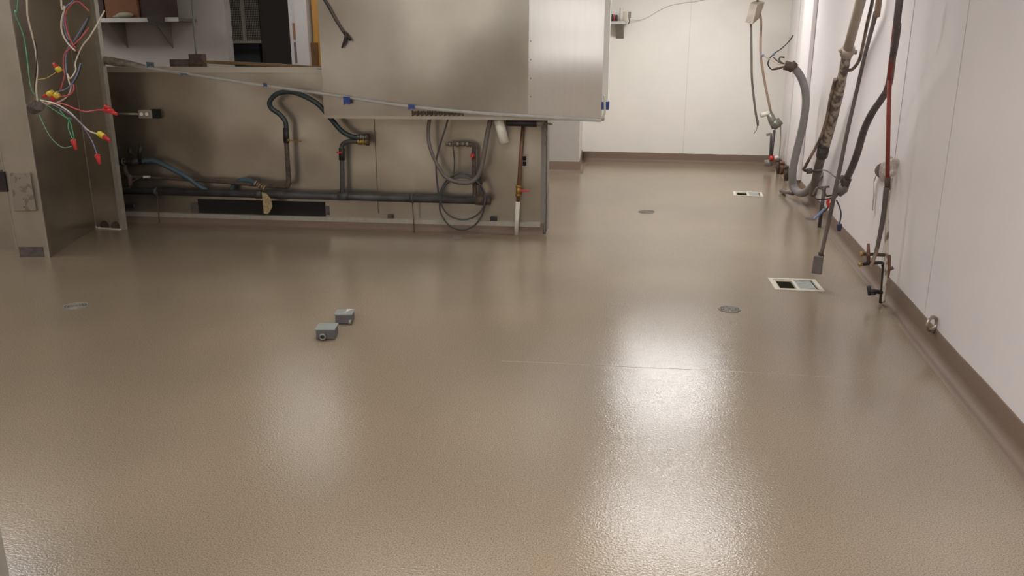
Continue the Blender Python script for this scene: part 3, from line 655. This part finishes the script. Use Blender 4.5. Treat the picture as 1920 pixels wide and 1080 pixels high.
# little shelf on the back wall by the hood
KW = BACK
ks = thing('corner_shelf', 'small triangular-bracket shelf on back wall beside the hood edge', 'shelf', KW.P(1155, 45, .1))
sa, z_ = KW.sz(1120, 44, .25); sb, _ = KW.sz(1168, 44, .25)
z_ = KW.sz(1160, 45, .25)[1]
MB().fbox(KW, sa, sb + .03, z_, z_ + .035, 0, .28).build('board', M_grate, ks)
MB().prism([KW.W(sb - .1, z_, 0), KW.W(sb - .1, z_, .24), KW.W(sb - .1, z_ - .18, 0)], (.1, 0, 0)).build('bracket', M_grey, ks)
for x0, x1, y0, m, nm, lab in ((1139, 1144, 6, mat('yellow_green_bottle', (204, 194, 96), rough=.4), 'bottle', 'yellow-green bottle at left end of small back-wall shelf'),
                          (1146, 1150, 27, M_darkm, 'jar', 'dark jar left of the red jar on small shelf'), (1150, 1152.5, 27, M_red, 'jar', 'little red jar between two dark jars on small shelf'),
                          (1153, 1158, 28, M_darkm, 'jar', 'dark jar right of the red jar on small shelf'), (1161, 1168, 15, M_pvc, 'cup', 'pale cup near right end of small shelf'), (1168, 1175, 22, M_cream, 'cup', 'cream cup near right end of small shelf')):
    xa = KW.P((x0 + x1) / 2, 40, .18); r = (KW.sz(x1, 40, .18)[0] - KW.sz(x0, 40, .18)[0]) / 2
    ztop = KW.sz(x0, y0, .18)[1]; b0 = Vector((xa.x, xa.y, z_ + .035)); t0 = Vector((xa.x, xa.y, max(ztop, z_ + .07)))
    mb = MB()
    if nm == 'bottle': mb.tube([b0, b0.lerp(t0, .7), b0.lerp(t0, .82), t0], [r, r, r * .45, r * .4], 14, smooth=False)
    elif nm == 'jar': mb.tube([b0, b0.lerp(t0, .75), b0.lerp(t0, .78), t0], [r, r, r * .8, r * .8], 14, smooth=False)
    else: mb.tube([b0, t0], [r * .8, r], 14, smooth=False)
    tag(mb.build(nm, m), lab, nm)
bt = thing('dangling_tag', 'grey tag dangling off the right end of small shelf', 'tag', KW.P(1180, 35, .26))
MB().pbox(KW, 1178, 22, 1183, 34, .255, .27).build('tag', M_grey, bt)
MB().tube([KW.P(1179, 34, .262), KW.P(1180, 40, .262), KW.P(1178, 45, .262)], .006, 6).build('string', M_black, bt)
tag(MB().tube([KW.P(1180, 37, .1), KW.P(1198, 38, .02), KW.P(1215, 32, .008), KW.P(1232, 22, .008), KW.P(1255, 11, .008), KW.P(1285, 5, .008), KW.P(1315, 1, .008), KW.P(1400, -20, .008)], .0045, 6).build('thin_cable', mat('white_cable', (204, 198, 192), rough=.5)), 'thin white cable swooping across the back wall', 'cable')

# ------------------------------------------------------------------ right wall plumbing
A = YF(10.9)
jb = thing('hanging_junction_box', 'beige grey metal box hanging near back right corner', 'junction box', A.P(1414, 45))
u_ = Vector((.10, 0, 0))
MB().hexa([A.P(1397, 42, .06), A.P(1411, 46, .1), A.P(1424, 34, .0), A.P(1408, 32, -.06), A.P(1407, 5, .06), A.P(1420, 9, .1), A.P(1434, 4, .0), A.P(1419, 0, -.06)]).build('box', mat('beige_metal_box', (170, 156, 138), nrgb=(120, 108, 100), nscale=8, rough=.5), jb, bevel=.004)
MB().cyl(A.P(1420, 4, 0), Vector((A.P(1424, -20, 0).x, 10.9, H)), .014, 10).build('drop_rod', M_dpipe, jb)
MB().tube([A.P(1408, 43), A.P(1409, 100), A.P(1410, 150), A.P(1416, 205), A.P(1420, 228)], .014, 10).build('flexible_conduit', M_dpipe, jb)
MB().tube([A.P(1420, 226), A.P(1421, 236)], [.018, .012], 10).tube([A.P(1420, 236), A.P(1418, 244), A.P(1413, 251)], .004, 6).build('frayed_end', M_dpipe, jb)
MB().tube([A.P(1424, 24, .0), A.P(1427, 40), A.P(1426, 80), A.P(1427, 110), A.P(1434, 155), A.P(1441, 190), A.P(1446, 214)], .015, 10).build('flexible_conduit', M_brpipe, jb)
vf = thing('valve_fitting', 'galvanised hex fitting with white cylinder at whip end, back corner', 'fitting', A.P(1453, 240))
q = MB().tube([A.P(1443, 213), A.P(1448, 226), A.P(1455, 238)], [.04, .05, .055], 8, smooth=False).cyl(A.P(1448, 238, .02), A.P(1464, 226, .02), .05, 8).cyl(A.P(1450, 236, .05), A.P(1460, 229, .06), .06, 8)
q.build('valve_body', M_galv, vf)
MB().cyl(A.P(1426, 216, .02), A.P(1443, 212, .0), .03, 14).build('white_cylinder', M_pvc, vf)
rs = thing('gas_supply_riser', 'twin grey pipes rising from the floor in the back right corner', 'pipe', A.P(1448, 305))
MB().cyl(A.P(1452, 244), A.P(1445, 306), .017, 12).cyl(A.P(1446, 250, -.03), A.P(1443, 306, -.03), .012, 10).build('pipe', M_iron, rs)
MB().tube([A.P(1462, 232), A.P(1464, 236), A.P(1463, 270), A.P(1460, 298)], .007, 8).build('thin_tube', M_trim, rs)
MB().bar(A.P(1437, 253, .02), A.P(1446, 251, .02), .02, .03).build('valve_handle', M_grey, rs)
sub(MB().cyl(A.P(1443, 296, .06), A.P(1451, 297, .06), .03, 12).build('cap', M_red, rs), 'red cap')
MB().cyl(A.P(1451, 297, .06), A.P(1460, 294, .06), .026, 12).build('cap_neck', M_pvc, rs)
MB().cyl(A.P(1441, 300, .0), A.P(1441, 311, .0), .05, 14).build('floor_flange', M_grey, rs)
B9 = YF(9.75)
for i, (x, y, w, h, m) in enumerate(((1459, 313, 6, 26, M_rust), (1467, 316, 8, 22, M_copper), (1474, 326, 8, 26, M_rust))):
    fy = YF(min(fl(x, y + h / 2).y, 11.0)); q = MB().cyl(fy.P(x, y + h / 2), fy.P(x, y - h / 2), w * .0031, 12).cyl(fy.P(x, y - h / 2 + 3), fy.P(x, y - h / 2 - 2), w * .0038, 8)
    tag(q.build('pipe_stub', m), ['short rusty pipe stub right of the twin corner pipes', 'copper-brown pipe stub, middle of three by right wall', 'rusty pipe stub nearest to the fat grey conduit'][i], 'pipe')

B = YF(8.6)
gc = thing('grey_conduit', 'fat grey flexible conduit curving down right wall in a J', 'conduit', B.P(1500, 365))
cpts = [(1482, 124), (1495, 134), (1506, 155), (1511, 185), (1508, 220), (1500, 258), (1490, 300), (1486, 330), (1488, 350), (1500, 362), (1514, 358), (1526, 345), (1536, 325)]
MB().tube([YF(8.6 - .45 * max(0, (i - 8)) / 4 * 1.6).P(x, y) for i, (x, y) in enumerate(cpts)], .038, 18).build('conduit_body', M_ghose, gc)
MB().cyl(B.P(1471, 122), B.P(1486, 126), .045, 14).cyl(B.P(1481, 121), B.P(1489, 129), .052, 10).build('end_fitting', M_rust, gc)
wires = [([(1472, 124), (1460, 129), (1447, 130), (1440, 121), (1443, 110), (1451, 101), (1465, 91), (1474, 83), (1482, 74), (1487, 66)], M_wk, .006), ([(1472, 122), (1458, 119), (1446, 112), (1431, 104)], M_ww, .007),
         ([(1470, 120), (1464, 116), (1461, 111), (1464, 107), (1471, 108)], M_dpipe, .008), ([(1470, 125), (1455, 128), (1447, 131)], M_copper, .007), ([(1466, 121), (1455, 112), (1450, 107)], M_dpipe, .006), ([(1489, 126), (1486, 135), (1485, 145)], M_ww, .004)]
for pts_, m, r in wires: MB().tube([B.P(x, y, .02) for x, y in pts_], r, 8).build('loose_wire', m, gc)
MB().ball(B.P(1430, 104, .02), .016).ball(B.P(1451, 102, .02), .013).build('wire_cap', M_wb, gc)
q = MB().cyl(fl(1464, 363) + Vector((0, 0, .03)), B.P(1487, 363, 0), .02, 12).cyl(fl(1466, 363) + Vector((0, 0, .03)), fl(1472, 363) + Vector((0, 0, .03)), .027, 10)
tag(q.build('floor_pipe', M_dpipe), 'short horizontal grey pipe near floor at the conduit bend', 'pipe')

class Lean:
    def P(s, x, y, d=0.0): return YF(6.15 + 1.65 * y / 365).P(x, y, d)
D = Lean()
mn = thing('taped_riser', 'thick leaning pipe in mottled dirty tape by the right wall', 'pipe', D.P(1524, 368))
tp = D.P(1614, 0); lo_ = D.P(1589, 95); top = Vector((tp.x, tp.y - .1, H))
MB().tube([top, tp, lo_], .034, 18, smooth=False).build('upper_pipe', M_tpaint, mn)
MB().tube([lo_, D.P(1580, 140), D.P(1570, 180), D.P(1557, 235), D.P(1547, 272)], [.035, .034, .044, .042, .04], 16).build('taped_section', M_taped, mn)
MB().tube([D.P(1547, 272), D.P(1541, 290), D.P(1532, 325), D.P(1524, 364)], [.04, .037, .037, .033], 16).build('lower_pipe', M_dpipe, mn)
MB().cyl(D.P(1545, 272), D.P(1541, 292), .049, 16).cyl(D.P(1547, 268), D.P(1545, 274), .043, 16).build('coupling', mat('dirty_coupling', (92, 88, 82), nrgb=(60, 56, 54), nscale=30, rough=.6), mn)
q = MB().cyl(D.P(1591, 90), D.P(1587, 102), .047, 16).cyl(D.P(1576, 94), D.P(1606, 98), .017, 10).ball(D.P(1577, 94), .02)
q.build('clamp', M_tpaint, mn)
st_ = D.P(1571, 175, .02)
sub(MB().tube([D.P(1566, 148, .01), D.P(1558, 180, .02), D.P(1549, 225, .02), D.P(1537, 262, .02), D.P(1522, 290, .02), D.P(1510, 312, .02), D.P(1507, 318, .02), D.P(1514, 321, .02)], .013, 10).build('side_tube', M_brpipe, mn), 'thin tan tube strapped alongside')
MB().cyl(D.P(1512, 321, .02), D.P(1523, 320, .02), .026, 12).cyl(D.P(1520, 320, .02), D.P(1528, 320, .02), .012, 10).tube([D.P(1527, 320, .02), D.P(1545, 319, .3), D.P(1555, 323, .6), D.P(1566, 332, .9)], .006, 6).build('tube_end', M_dpipe, mn)
sub(MB().tube([D.P(1640, -60, .03), D.P(1636, 0, .03), D.P(1626, 45, .03), D.P(1618, 85, .03), D.P(1612, 110, .03), D.P(1604, 124, .03), D.P(1596, 131, .03), D.P(1588, 132, .02)], .0125, 10).build('branch_tube', M_brpipe, mn), 'thin brown branch tube')

Ef = YF(5.25)
wh = thing('conduit_whip', 'long thin grey conduit dangling a metal box over the floor', 'conduit', Ef.P(1532, 514))
tp = Ef.P(1648, 0); p2 = Ef.P(1637, 45); top = Vector((tp.x, tp.y, H))
MB().tube([top, tp, Ef.P(1643, 22)], [.0175, .0175, .0175], 12).build('beige_sleeve', M_brpipe, wh)
MB().tube([Ef.P(1643, 22), p2, Ef.P(1620, 110), Ef.P(1604, 180), Ef.P(1588, 250), Ef.P(1576, 310), Ef.P(1565, 362), Ef.P(1555, 410), Ef.P(1546, 450), Ef.P(1539, 482)], [.016, .0125, .011, .011, .0115, .012, .013, .013, .012, .010], 12).build('conduit_body', M_dpipe, wh)
MB().hexa([Ef.P(1521, 512, .05), Ef.P(1539, 515, .05), Ef.P(1541, 514, -.02), Ef.P(1525, 511, -.02), Ef.P(1526, 480, .05), Ef.P(1544, 482, .05), Ef.P(1545, 478, -.02), Ef.P(1528, 477, -.02)]).build('box', M_gboxs if False else mat('zinc_box', (128, 120, 116), rough=.45, metal=.3, noise=.2, nscale=30), wh, bevel=.003)
sub(MB().cyl(Ef.P(1541, 483, .01), Ef.P(1538, 472, .01), .015, 10).build('connector', M_rust, wh), 'rusty connector')

class Lean2:
    def P(s, x, y, d=0.0): return YF(4.72 + .95 * max(0, min(1, (y - 40) / 300))).P(x, y, d)
Gf = Lean2()
bf = thing('flexible_conduit', 'thick dark flexible conduit with red patch sweeping along right wall', 'conduit', Gf.P(1575, 355))
tp = Gf.P(1687, 0); p2 = Gf.P(1683, 50); top = Vector((tp.x + .02, tp.y, H))
MB().tube([top, tp, p2, Gf.P(1678, 85), Gf.P(1674, 105)], [.018, .018, .018, .018, .018], 14).build('upper_conduit', mat('dark_grey_conduit', (96, 88, 88), rough=.5, nrgb=(74, 66, 66), nscale=12), bf)
sub(MB().tube([Gf.P(1674, 105), Gf.P(1671, 130), Gf.P(1668, 152), Gf.P(1662, 172)], [.018, .0185, .019, .0195], 14).build('red_section', mat('dull_red_conduit', (132, 84, 80), rough=.5, nrgb=(96, 78, 78), nscale=16), bf), 'dull red stretch')
MB().tube([Gf.P(1662, 172), Gf.P(1650, 190), Gf.P(1635, 212), Gf.P(1620, 244), Gf.P(1608, 285), Gf.P(1597, 315), Gf.P(1585, 340)], [.0195, .020, .021, .0215, .022, .0225, .0225], 14).build('lower_conduit', mat('dark_grey_conduit', (96, 88, 88)), bf)
MB().cyl(Gf.P(1588, 334), Gf.P(1580, 350), .032, 12).cyl(Gf.P(1591, 336), Gf.P(1577, 333), .018, 8).build('end_fitting', M_rust, bf)
MB().tube([Gf.P(1583, 343), Gf.P(1578, 355), Gf.P(1571, 366)], [.036, .04, .022], 6, smooth=False).build('box', mat('zinc_box', (128, 120, 116)), bf)
for pts_, m, r in (([(1572, 362), (1560, 366), (1549, 368)], M_wk, .006), ([(1570, 366), (1560, 378), (1550, 392), (1543, 398)], M_wk, .006), ([(1568, 364), (1556, 372), (1540, 374), (1530, 373)], M_wk, .005),
                   ([(1549, 368), (1545, 358), (1532, 352), (1524, 366)], M_dpipe, .005), ([(1545, 392), (1535, 403), (1526, 411)], M_wb, .008), ([(1555, 372), (1552, 380), (1555, 388)], M_red, .010), ([(1568, 375), (1574, 388), (1577, 402), (1574, 421)], M_green, .0045)):
    MB().tube([Gf.P(x, y, .03) for x, y in pts_], r, 8).build('loose_wire', m, bf)
MB().tube([Gf.P(1574, 420, .03), Gf.P(1574, 426, .03), Gf.P(1573, 433, .03)], [.016, .018, .012], 8).build('wire_cap', mat('navy_cap', (50, 56, 84), rough=.5), bf)

sp_ = thing('grey_stub_pipe', 'slim grey pipe standing between taped riser and hanging whip', 'pipe', YF(6.9).P(1536, 424))
q = YF(fl(1536, 426).y)
MB().cyl(q.P(1536, 426), q.P(1546, 350), .015, 12).build('pipe', M_iron, sp_)
MB().bar(q.P(1530, 353), q.P(1555, 350), .016, .016).build('cross_arm', M_dpipe, sp_)

Rf = YF(4.95)
rp = thing('red_supply_pipe', 'red-painted vertical pipe forking into two whitish legs', 'pipe', Rf.P(1657, 575))
MB().tube([Rf.P(1668, 150), Rf.P(1666, 220), Rf.P(1664, 335)], .0115, 12, smooth=False).tube([Vector((Rf.P(1684, 0).x, 4.95, H)), Rf.P(1683, 0), Rf.P(1674, 80), Rf.P(1668, 150)], .0105, 12, smooth=False).build('upper_pipe', M_reddull, rp)
MB().cyl(Rf.P(1664, 332), Rf.P(1664, 356), .0165, 10).build('coupling', M_rust, rp)
MB().tube([Rf.P(1662, 352, .02), Rf.P(1657, 400, .02), Rf.P(1650, 440, .03), Rf.P(1642, 475, .04), Rf.P(1632, 502, .05)], [.015, .014, .012, .011, .009], 12).build('left_leg', M_brpipe, rp)
MB().tube([Rf.P(1664, 355), Rf.P(1662, 400), Rf.P(1663, 450), Rf.P(1661, 490), Rf.P(1658, 530), Rf.P(1655, 566)], [.015, .014, .011, .013, .014, .012], 12).build('right_leg', mat('flaking_white_pipe', (214, 204, 188), nrgb=(124, 102, 88), nscale=34, stretch=(1, 1, .4), rough=.6, lo=.36, hi=.5), rp)
vm = thing('brass_valve_manifold', 'small brass-tipped valve manifold on pipe by the right wall', 'valve', Rf.P(1655, 560))
MB().cyl(Rf.P(1614, 476, .03), Rf.P(1660, 478, .0), .010, 10).build('cross_pipe', M_rust, vm)
MB().tube([Rf.P(1628, 457, .03), Rf.P(1628, 476, .03), Rf.P(1628, 495, .03)], [.008, .011, .009], 10, smooth=False).ball(Rf.P(1628, 477, .03), .015).build('valve_body', M_copper, vm)
MB().tube([Rf.P(1612, 497, .04), Rf.P(1625, 494, .03), Rf.P(1640, 493, .02), Rf.P(1653, 493, .01), Rf.P(1656, 498, .0), Rf.P(1655, 530), Rf.P(1651, 568)], [.008, .012, .010, .010, .010, .010, .010], 10).build('drain_pipe', M_black, vm)
sub(MB().cyl(Rf.P(1609, 497, .04), Rf.P(1617, 495, .04), .012, 10).cyl(Rf.P(1613, 476, .03), Rf.P(1618, 476, .03), .015, 8).build('brass_tip', M_brass, vm), 'bright brass tips')
MB().tube([Rf.P(1668, 478), Rf.P(1667, 500), Rf.P(1665, 520)], [.007, .011, .007], 10).cyl(Rf.P(1668, 505), Rf.P(1675, 502), .010, 10).build('side_valve', M_copper, vm)
MB().cyl(Rf.P(1630, 545, .04), Rf.P(1654, 548, .0), .013, 10).cyl(Rf.P(1629, 536, .04), Rf.P(1631, 553, .04), .012, 10).cyl(Rf.P(1637, 549, .04), Rf.P(1637, 552, .04), .018, 10).build('hose_bib', M_black, vm)

# escutcheon with torn plastic on the wall
def RW(x, y, d=.0): return RIGHT.P(x, y, d)
es = thing('wall_escutcheon', 'torn clear plastic around a dark pipe hole in right wall', 'wall hole', RW(1665, 320))
rn = MB().ring(RW(1664, 318, .03), (-.8, .6, 0), .062, .022, 24, 8).ring(RW(1671, 316, .04), (-.6, .7, .3), .05, .018, 20, 8); rn.build('wrap_ring', mat('torn_plastic', (222, 208, 198), rough=.4, alpha=.6, bump=.02, bscale=40), es)
MB().cyl(RW(1656, 320, -.02), RW(1656, 320, .006), .05, 20).build('hole', mat('hole_shade', (150, 138, 132), rough=.7, nrgb=(96, 86, 82), nscale=30), es)
def shred(pts, w):
    mb = MB(); o = 0
    for i, (x, y, d) in enumerate(pts):
        c_ = RW(x, y, d); ww = w * (1 + .3 * math.sin(i * 2.1)); mb.v += [c_ + Vector((-.006 * math.sin(i), -ww / 2, 0)), c_ + Vector((.006, ww / 2, 0))]
    for i in range(len(pts) - 1): mb.face([2 * i, 2 * i + 1, 2 * i + 3, 2 * i + 2], True)
    return mb
o_ = shred([(1655, 302, .03), (1646, 318, .03), (1639, 338, .02), (1637, 345, .02), (1637, 365, .02), (1635, 380, .02), (1635, 394, .02)], .035).build('plastic_shred', mat('tan_film', (190, 168, 154), rough=.5, alpha=.8), es)
o_.modifiers.new('s', 'SOLIDIFY').thickness = .002
q = thing('steel_ring', 'small steel pull ring hanging at top of right cove base', 'ring', RW(1747, 615, .03))
MB().ring(RW(1747, 607, .03), (-.55, .75, .0), .034, .009, 28, 10).build('ring', mat('ring_steel', (168, 154, 142), rough=.3, metal=.8), q)
MB().cyl(RW(1751, 622, -.002), RW(1748, 621, .03), .008, 10).build('staple', M_rust, q)

# ------------------------------------------------------------------ floor fixtures
def floor_sink(c, rot, label, flip=False):
    t = thing('floor_sink', label, 'floor sink', c, 'square floor sinks near the right wall')
    P4, u, v = quad(c, .30, .285, rot); c = Vector(c)
    def rect(x0, x1, y0, y1, z0, z1, mb):
        return mb.hexa([c + u * a_ + v * b_ + Vector((0, 0, z)) for z in (z0, z1) for a_, b_ in ((x0, y0), (x1, y0), (x1, y1), (x0, y1))])
    f = MB(); w, l = .15, .1425; i = .026
    rect(-w, -w + i, -l, l, -.004, .005, f); rect(w - i, w, -l, l, -.004, .005, f); rect(-w + i, w - i, -l, -l + i, -.004, .005, f); rect(-w + i, w - i, l - i, l, -.004, .005, f)
    f.build('rim', M_cream, t, bevel=.0015)
    b = MB(); wi, li = .124, .1165
    rect(-wi, wi, -li, li, -.10, -.09, b)
    rect(-wi, -wi + .006, -li, li, -.09, -.002, b); rect(wi - .006, wi, -li, li, -.09, -.002, b); rect(-wi, wi, -li, -li + .006, -.09, -.002, b); rect(-wi, wi, li - .006, li, -.09, -.002, b)
    b.build('basin', mat('basin_enamel', (112, 106, 92), nrgb=(70, 66, 56), nscale=14, rough=.4), t)
    g = MB(); rect(-.012, .006, -li + .006, li - .006, -.010, .003, g); rect(-wi + .006, -.112, -li + .006, li - .006, -.008, .001, g); rect(-.112, -.012, li - .022, li - .006, -.008, .001, g); rect(-.112, -.012, -li + .006, -li + .02, -.008, .001, g)
    g.build('inner_frame', M_cream, t)
    gg = MB(); rect(.006, .112, -li + .008, li - .008, -.010, -.002, gg)
    for k in range(7): rect(.014, .106, -.098 + k * .03, -.086 + k * .03, -.002, .002, gg)
    gg.build('half_grate', M_grate, t)
floor_sink(SINKS[0][0], SINKS[0][1], 'nearer square cream floor sink with half grate and open dark basin')
floor_sink(SINKS[1][0], SINKS[1][1], 'farther square cream floor sink seen as thin bright bar')

def drain(c, r, label, m=M_grate, tilt=0):
    t = thing('floor_drain', label, 'floor drain', (c.x, c.y, 0), 'round floor drains')
    MB().cyl(c + Vector((0, 0, -.002)), c + Vector((0, 0, .0015)), r * .9, 32).build('cover', mat('drain_void', (48, 45, 40), rough=.6), t)
    g = MB().ring(c + Vector((0, 0, .001)), (0, 0, 1), r * .95, .0045, 40, 8)
    for k in range(1, 4): g.ring(c + Vector((0, 0, .002)), (0, 0, 1), r * .24 * k, .0035, 32, 6)
    for k in range(8):
        a_ = k * PI / 4; g.bar(c + Vector((0, 0, .002)), c + Vector((math.cos(a_), math.sin(a_), 0)) * r * .93 + Vector((0, 0, .002)), .007, .003)
    g.build('grate', mat('drain_grate', (134, 129, 118), rough=.55, metal=.1), t)
drain(fl(1368, 580), .062, 'round grate between camera and the nearer square floor sink')
drain(fl(1212, 397), .077, 'faint round drain in the aisle toward back wall')
drain(fl(142, 574), .068, 'round drain at far left of the open floor')
drain(fl(856, 445), .050, 'small dark drain under the coiled tube by the stainless wall')
# a worn disk at the right wall
dk = MB().cyl(YF(7.1).P(1520, 411) * 1.0, YF(7.1).P(1520, 411) + Vector((0, 0, .01)), .055, 24)
cc = fl(1520, 411); dk = MB().cyl(cc + Vector((0, 0, -.002)), cc + Vector((0, 0, .004)), .05, 28)
tag(dk.build('cleanout_cover', M_stain), 'small round dirty cover beside the slim grey pipe', 'cover')

def floor_box(px, label, rot, sticker, hub):
    x0, x1, yb = px
    a_ = fl(x0, yb); b_ = fl(x1, yb); L_ = (b_ - a_).length
    u = Vector((math.cos(rot), math.sin(rot), 0)); v = Vector((-u.y, u.x, 0))
    c = (a_ + b_) / 2 + v * L_ * .5; h = .062
    t = thing('floor_electrical_box', label, 'electrical box', (c.x, c.y, 0), 'electrical boxes on the floor')
    def rc(w, l, z0, z1, mb):
        return mb.hexa([c + u * a2 * w / 2 + v * b2 * l / 2 + Vector((0, 0, z)) for z in (z0, z1) for a2, b2 in ((-1, -1), (1, -1), (1, 1), (-1, 1))])
    W_ = L_ * 1.04
    mb = MB(); rc(W_ * .96, W_ * .96, .006, h - .006, mb); rc(W_ * .8, W_ * .8, 0, .008, mb)
    mb.build('box', M_gboxs, t, bevel=.003)
    lid = rc(W_ * 1.04, W_ * 1.04, h - .008, h, MB()).build('lid', M_gbox, t, bevel=.002)
    if sticker:
        q = [c + u * a2 * W_ + v * b2 * W_ + Vector((0, 0, h)) for a2, b2 in ((-.05, -.48), (.10, .02), (.05, .46), (.40, .46), (.18, .02))]
        sub(MB().prism(q, (0, 0, .001)).build('foil_sticker', M_silver, t), 'shiny silver lightning-shaped foil')
    if hub:
        p0 = c - v * W_ * .48 - u * .012 + Vector((0, 0, .022))
        hb = MB().ring(p0 - v * .012, v, .0135, .005, 20, 8).cyl(p0, p0 - v * .012, .018, 16)
        hb.build('conduit_hub', M_galv, t); MB().cyl(p0 - v * .010, p0 - v * .0135, .011, 14).build('hub_opening', M_dark, t)
    else:
        p0 = c - v * W_ * .45 + u * W_ * .36
        MB().cyl(p0 + Vector((0, 0, 0)), p0 + Vector((0, 0, .03)), .010, 10).build('foot_screw', M_galv, t)
floor_box((593, 628, 638), 'nearer grey electrical box with round hub opening', .22, False, True)
floor_box((629, 660, 609), 'farther grey electrical box with silver sticker', .22, True, False)

# hairline seam across the floor
fs = MB(); pf = [fl(x, y) for x, y in ((940, 677), (1060, 682), (1180, 688), (1300, 693), (1450, 700), (1620, 712))]
fs.tube([p_ + Vector((0, 0, -.0012)) for p_ in pf], .0020, 6)
struct('trim_17', fs, mat('floor_hairline', (172, 156, 136), rough=.35))

# ------------------------------------------------------------------ ceiling lights
M_diff = {k: mat('troffer_diffuser_%s' % k, (253, 252, 251), rough=.5, emis=e) for k, e in (('bright', 25.0), ('mid', 15.0), ('dim', 8.0), ('rear', 30.0), ('faint', 4.5))}
def troffer(x, y):
    t = thing('ceiling_light', 'rectangular white ceiling troffer light', 'ceiling light', (x, y, H), 'ceiling troffer lights')
    MB().box(x - .61, x + .61, y - .31, y + .31, H - .03, H - .001).build('housing', M_trimw, t)
    MB().box(x - .58, x + .58, y - .28, y + .28, H - .036, H - .0305).build('diffuser', M_diff['bright'], t)
    return t
first = troffer(0, 0)
def dup(root, loc, label, lv):
    r = root.copy(); C.objects.link(r); r.location = loc; r['label'] = label
    for ch in root.children:
        c_ = ch.copy(); C.objects.link(c_); c_.parent = r
        if c_.name.startswith('diffuser'):
            c_.data = c_.data.copy(); c_.data.materials[0] = M_diff[lv]
    return r
LP = [(-.04, 9.7), (.08, 6.5), (-3.95, 8.0), (-7.6, 7.6), (-1.5, 4.5), (-5.2, 4.5), (-.5, -.4), (-5.3, -1.2), (-.3, 1.7), (-3.0, -.4)]
first.location = (LP[0][0], LP[0][1], H)
WHERE = ['nearest the back wall', 'over the right aisle before the sinks', 'beyond the half wall', 'over the far left doorway', 'over the right open floor', 'over the left open floor', 'added as fill behind camera on the right', 'added as fill behind camera on the left', 'added as fill just ahead of the camera', 'added as fill behind camera in the middle']  # last four troffers are unseen, added to brighten walls and steel
first['label'] = 'white ceiling troffer light ' + WHERE[0]
LV = ['bright', 'mid', 'faint', 'dim', 'dim', 'dim', 'rear', 'mid', 'mid', 'rear']
for (x, y), w_, lv in zip(LP[1:], WHERE[1:], LV[1:]): dup(first, (x, y, H), 'white ceiling troffer light ' + w_, lv)

w = bpy.data.worlds.new('world'); bpy.context.scene.world = w; w.use_nodes = True
w.node_tree.nodes['Background'].inputs[0].default_value = (.5, .48, .46, 1); w.node_tree.nodes['Background'].inputs[1].default_value = .15
vs = bpy.context.scene.view_settings
vs.view_transform = 'Standard'; vs.look = 'None'; vs.gamma = 1; vs.exposure = 0.27; vs.use_curve_mapping = False
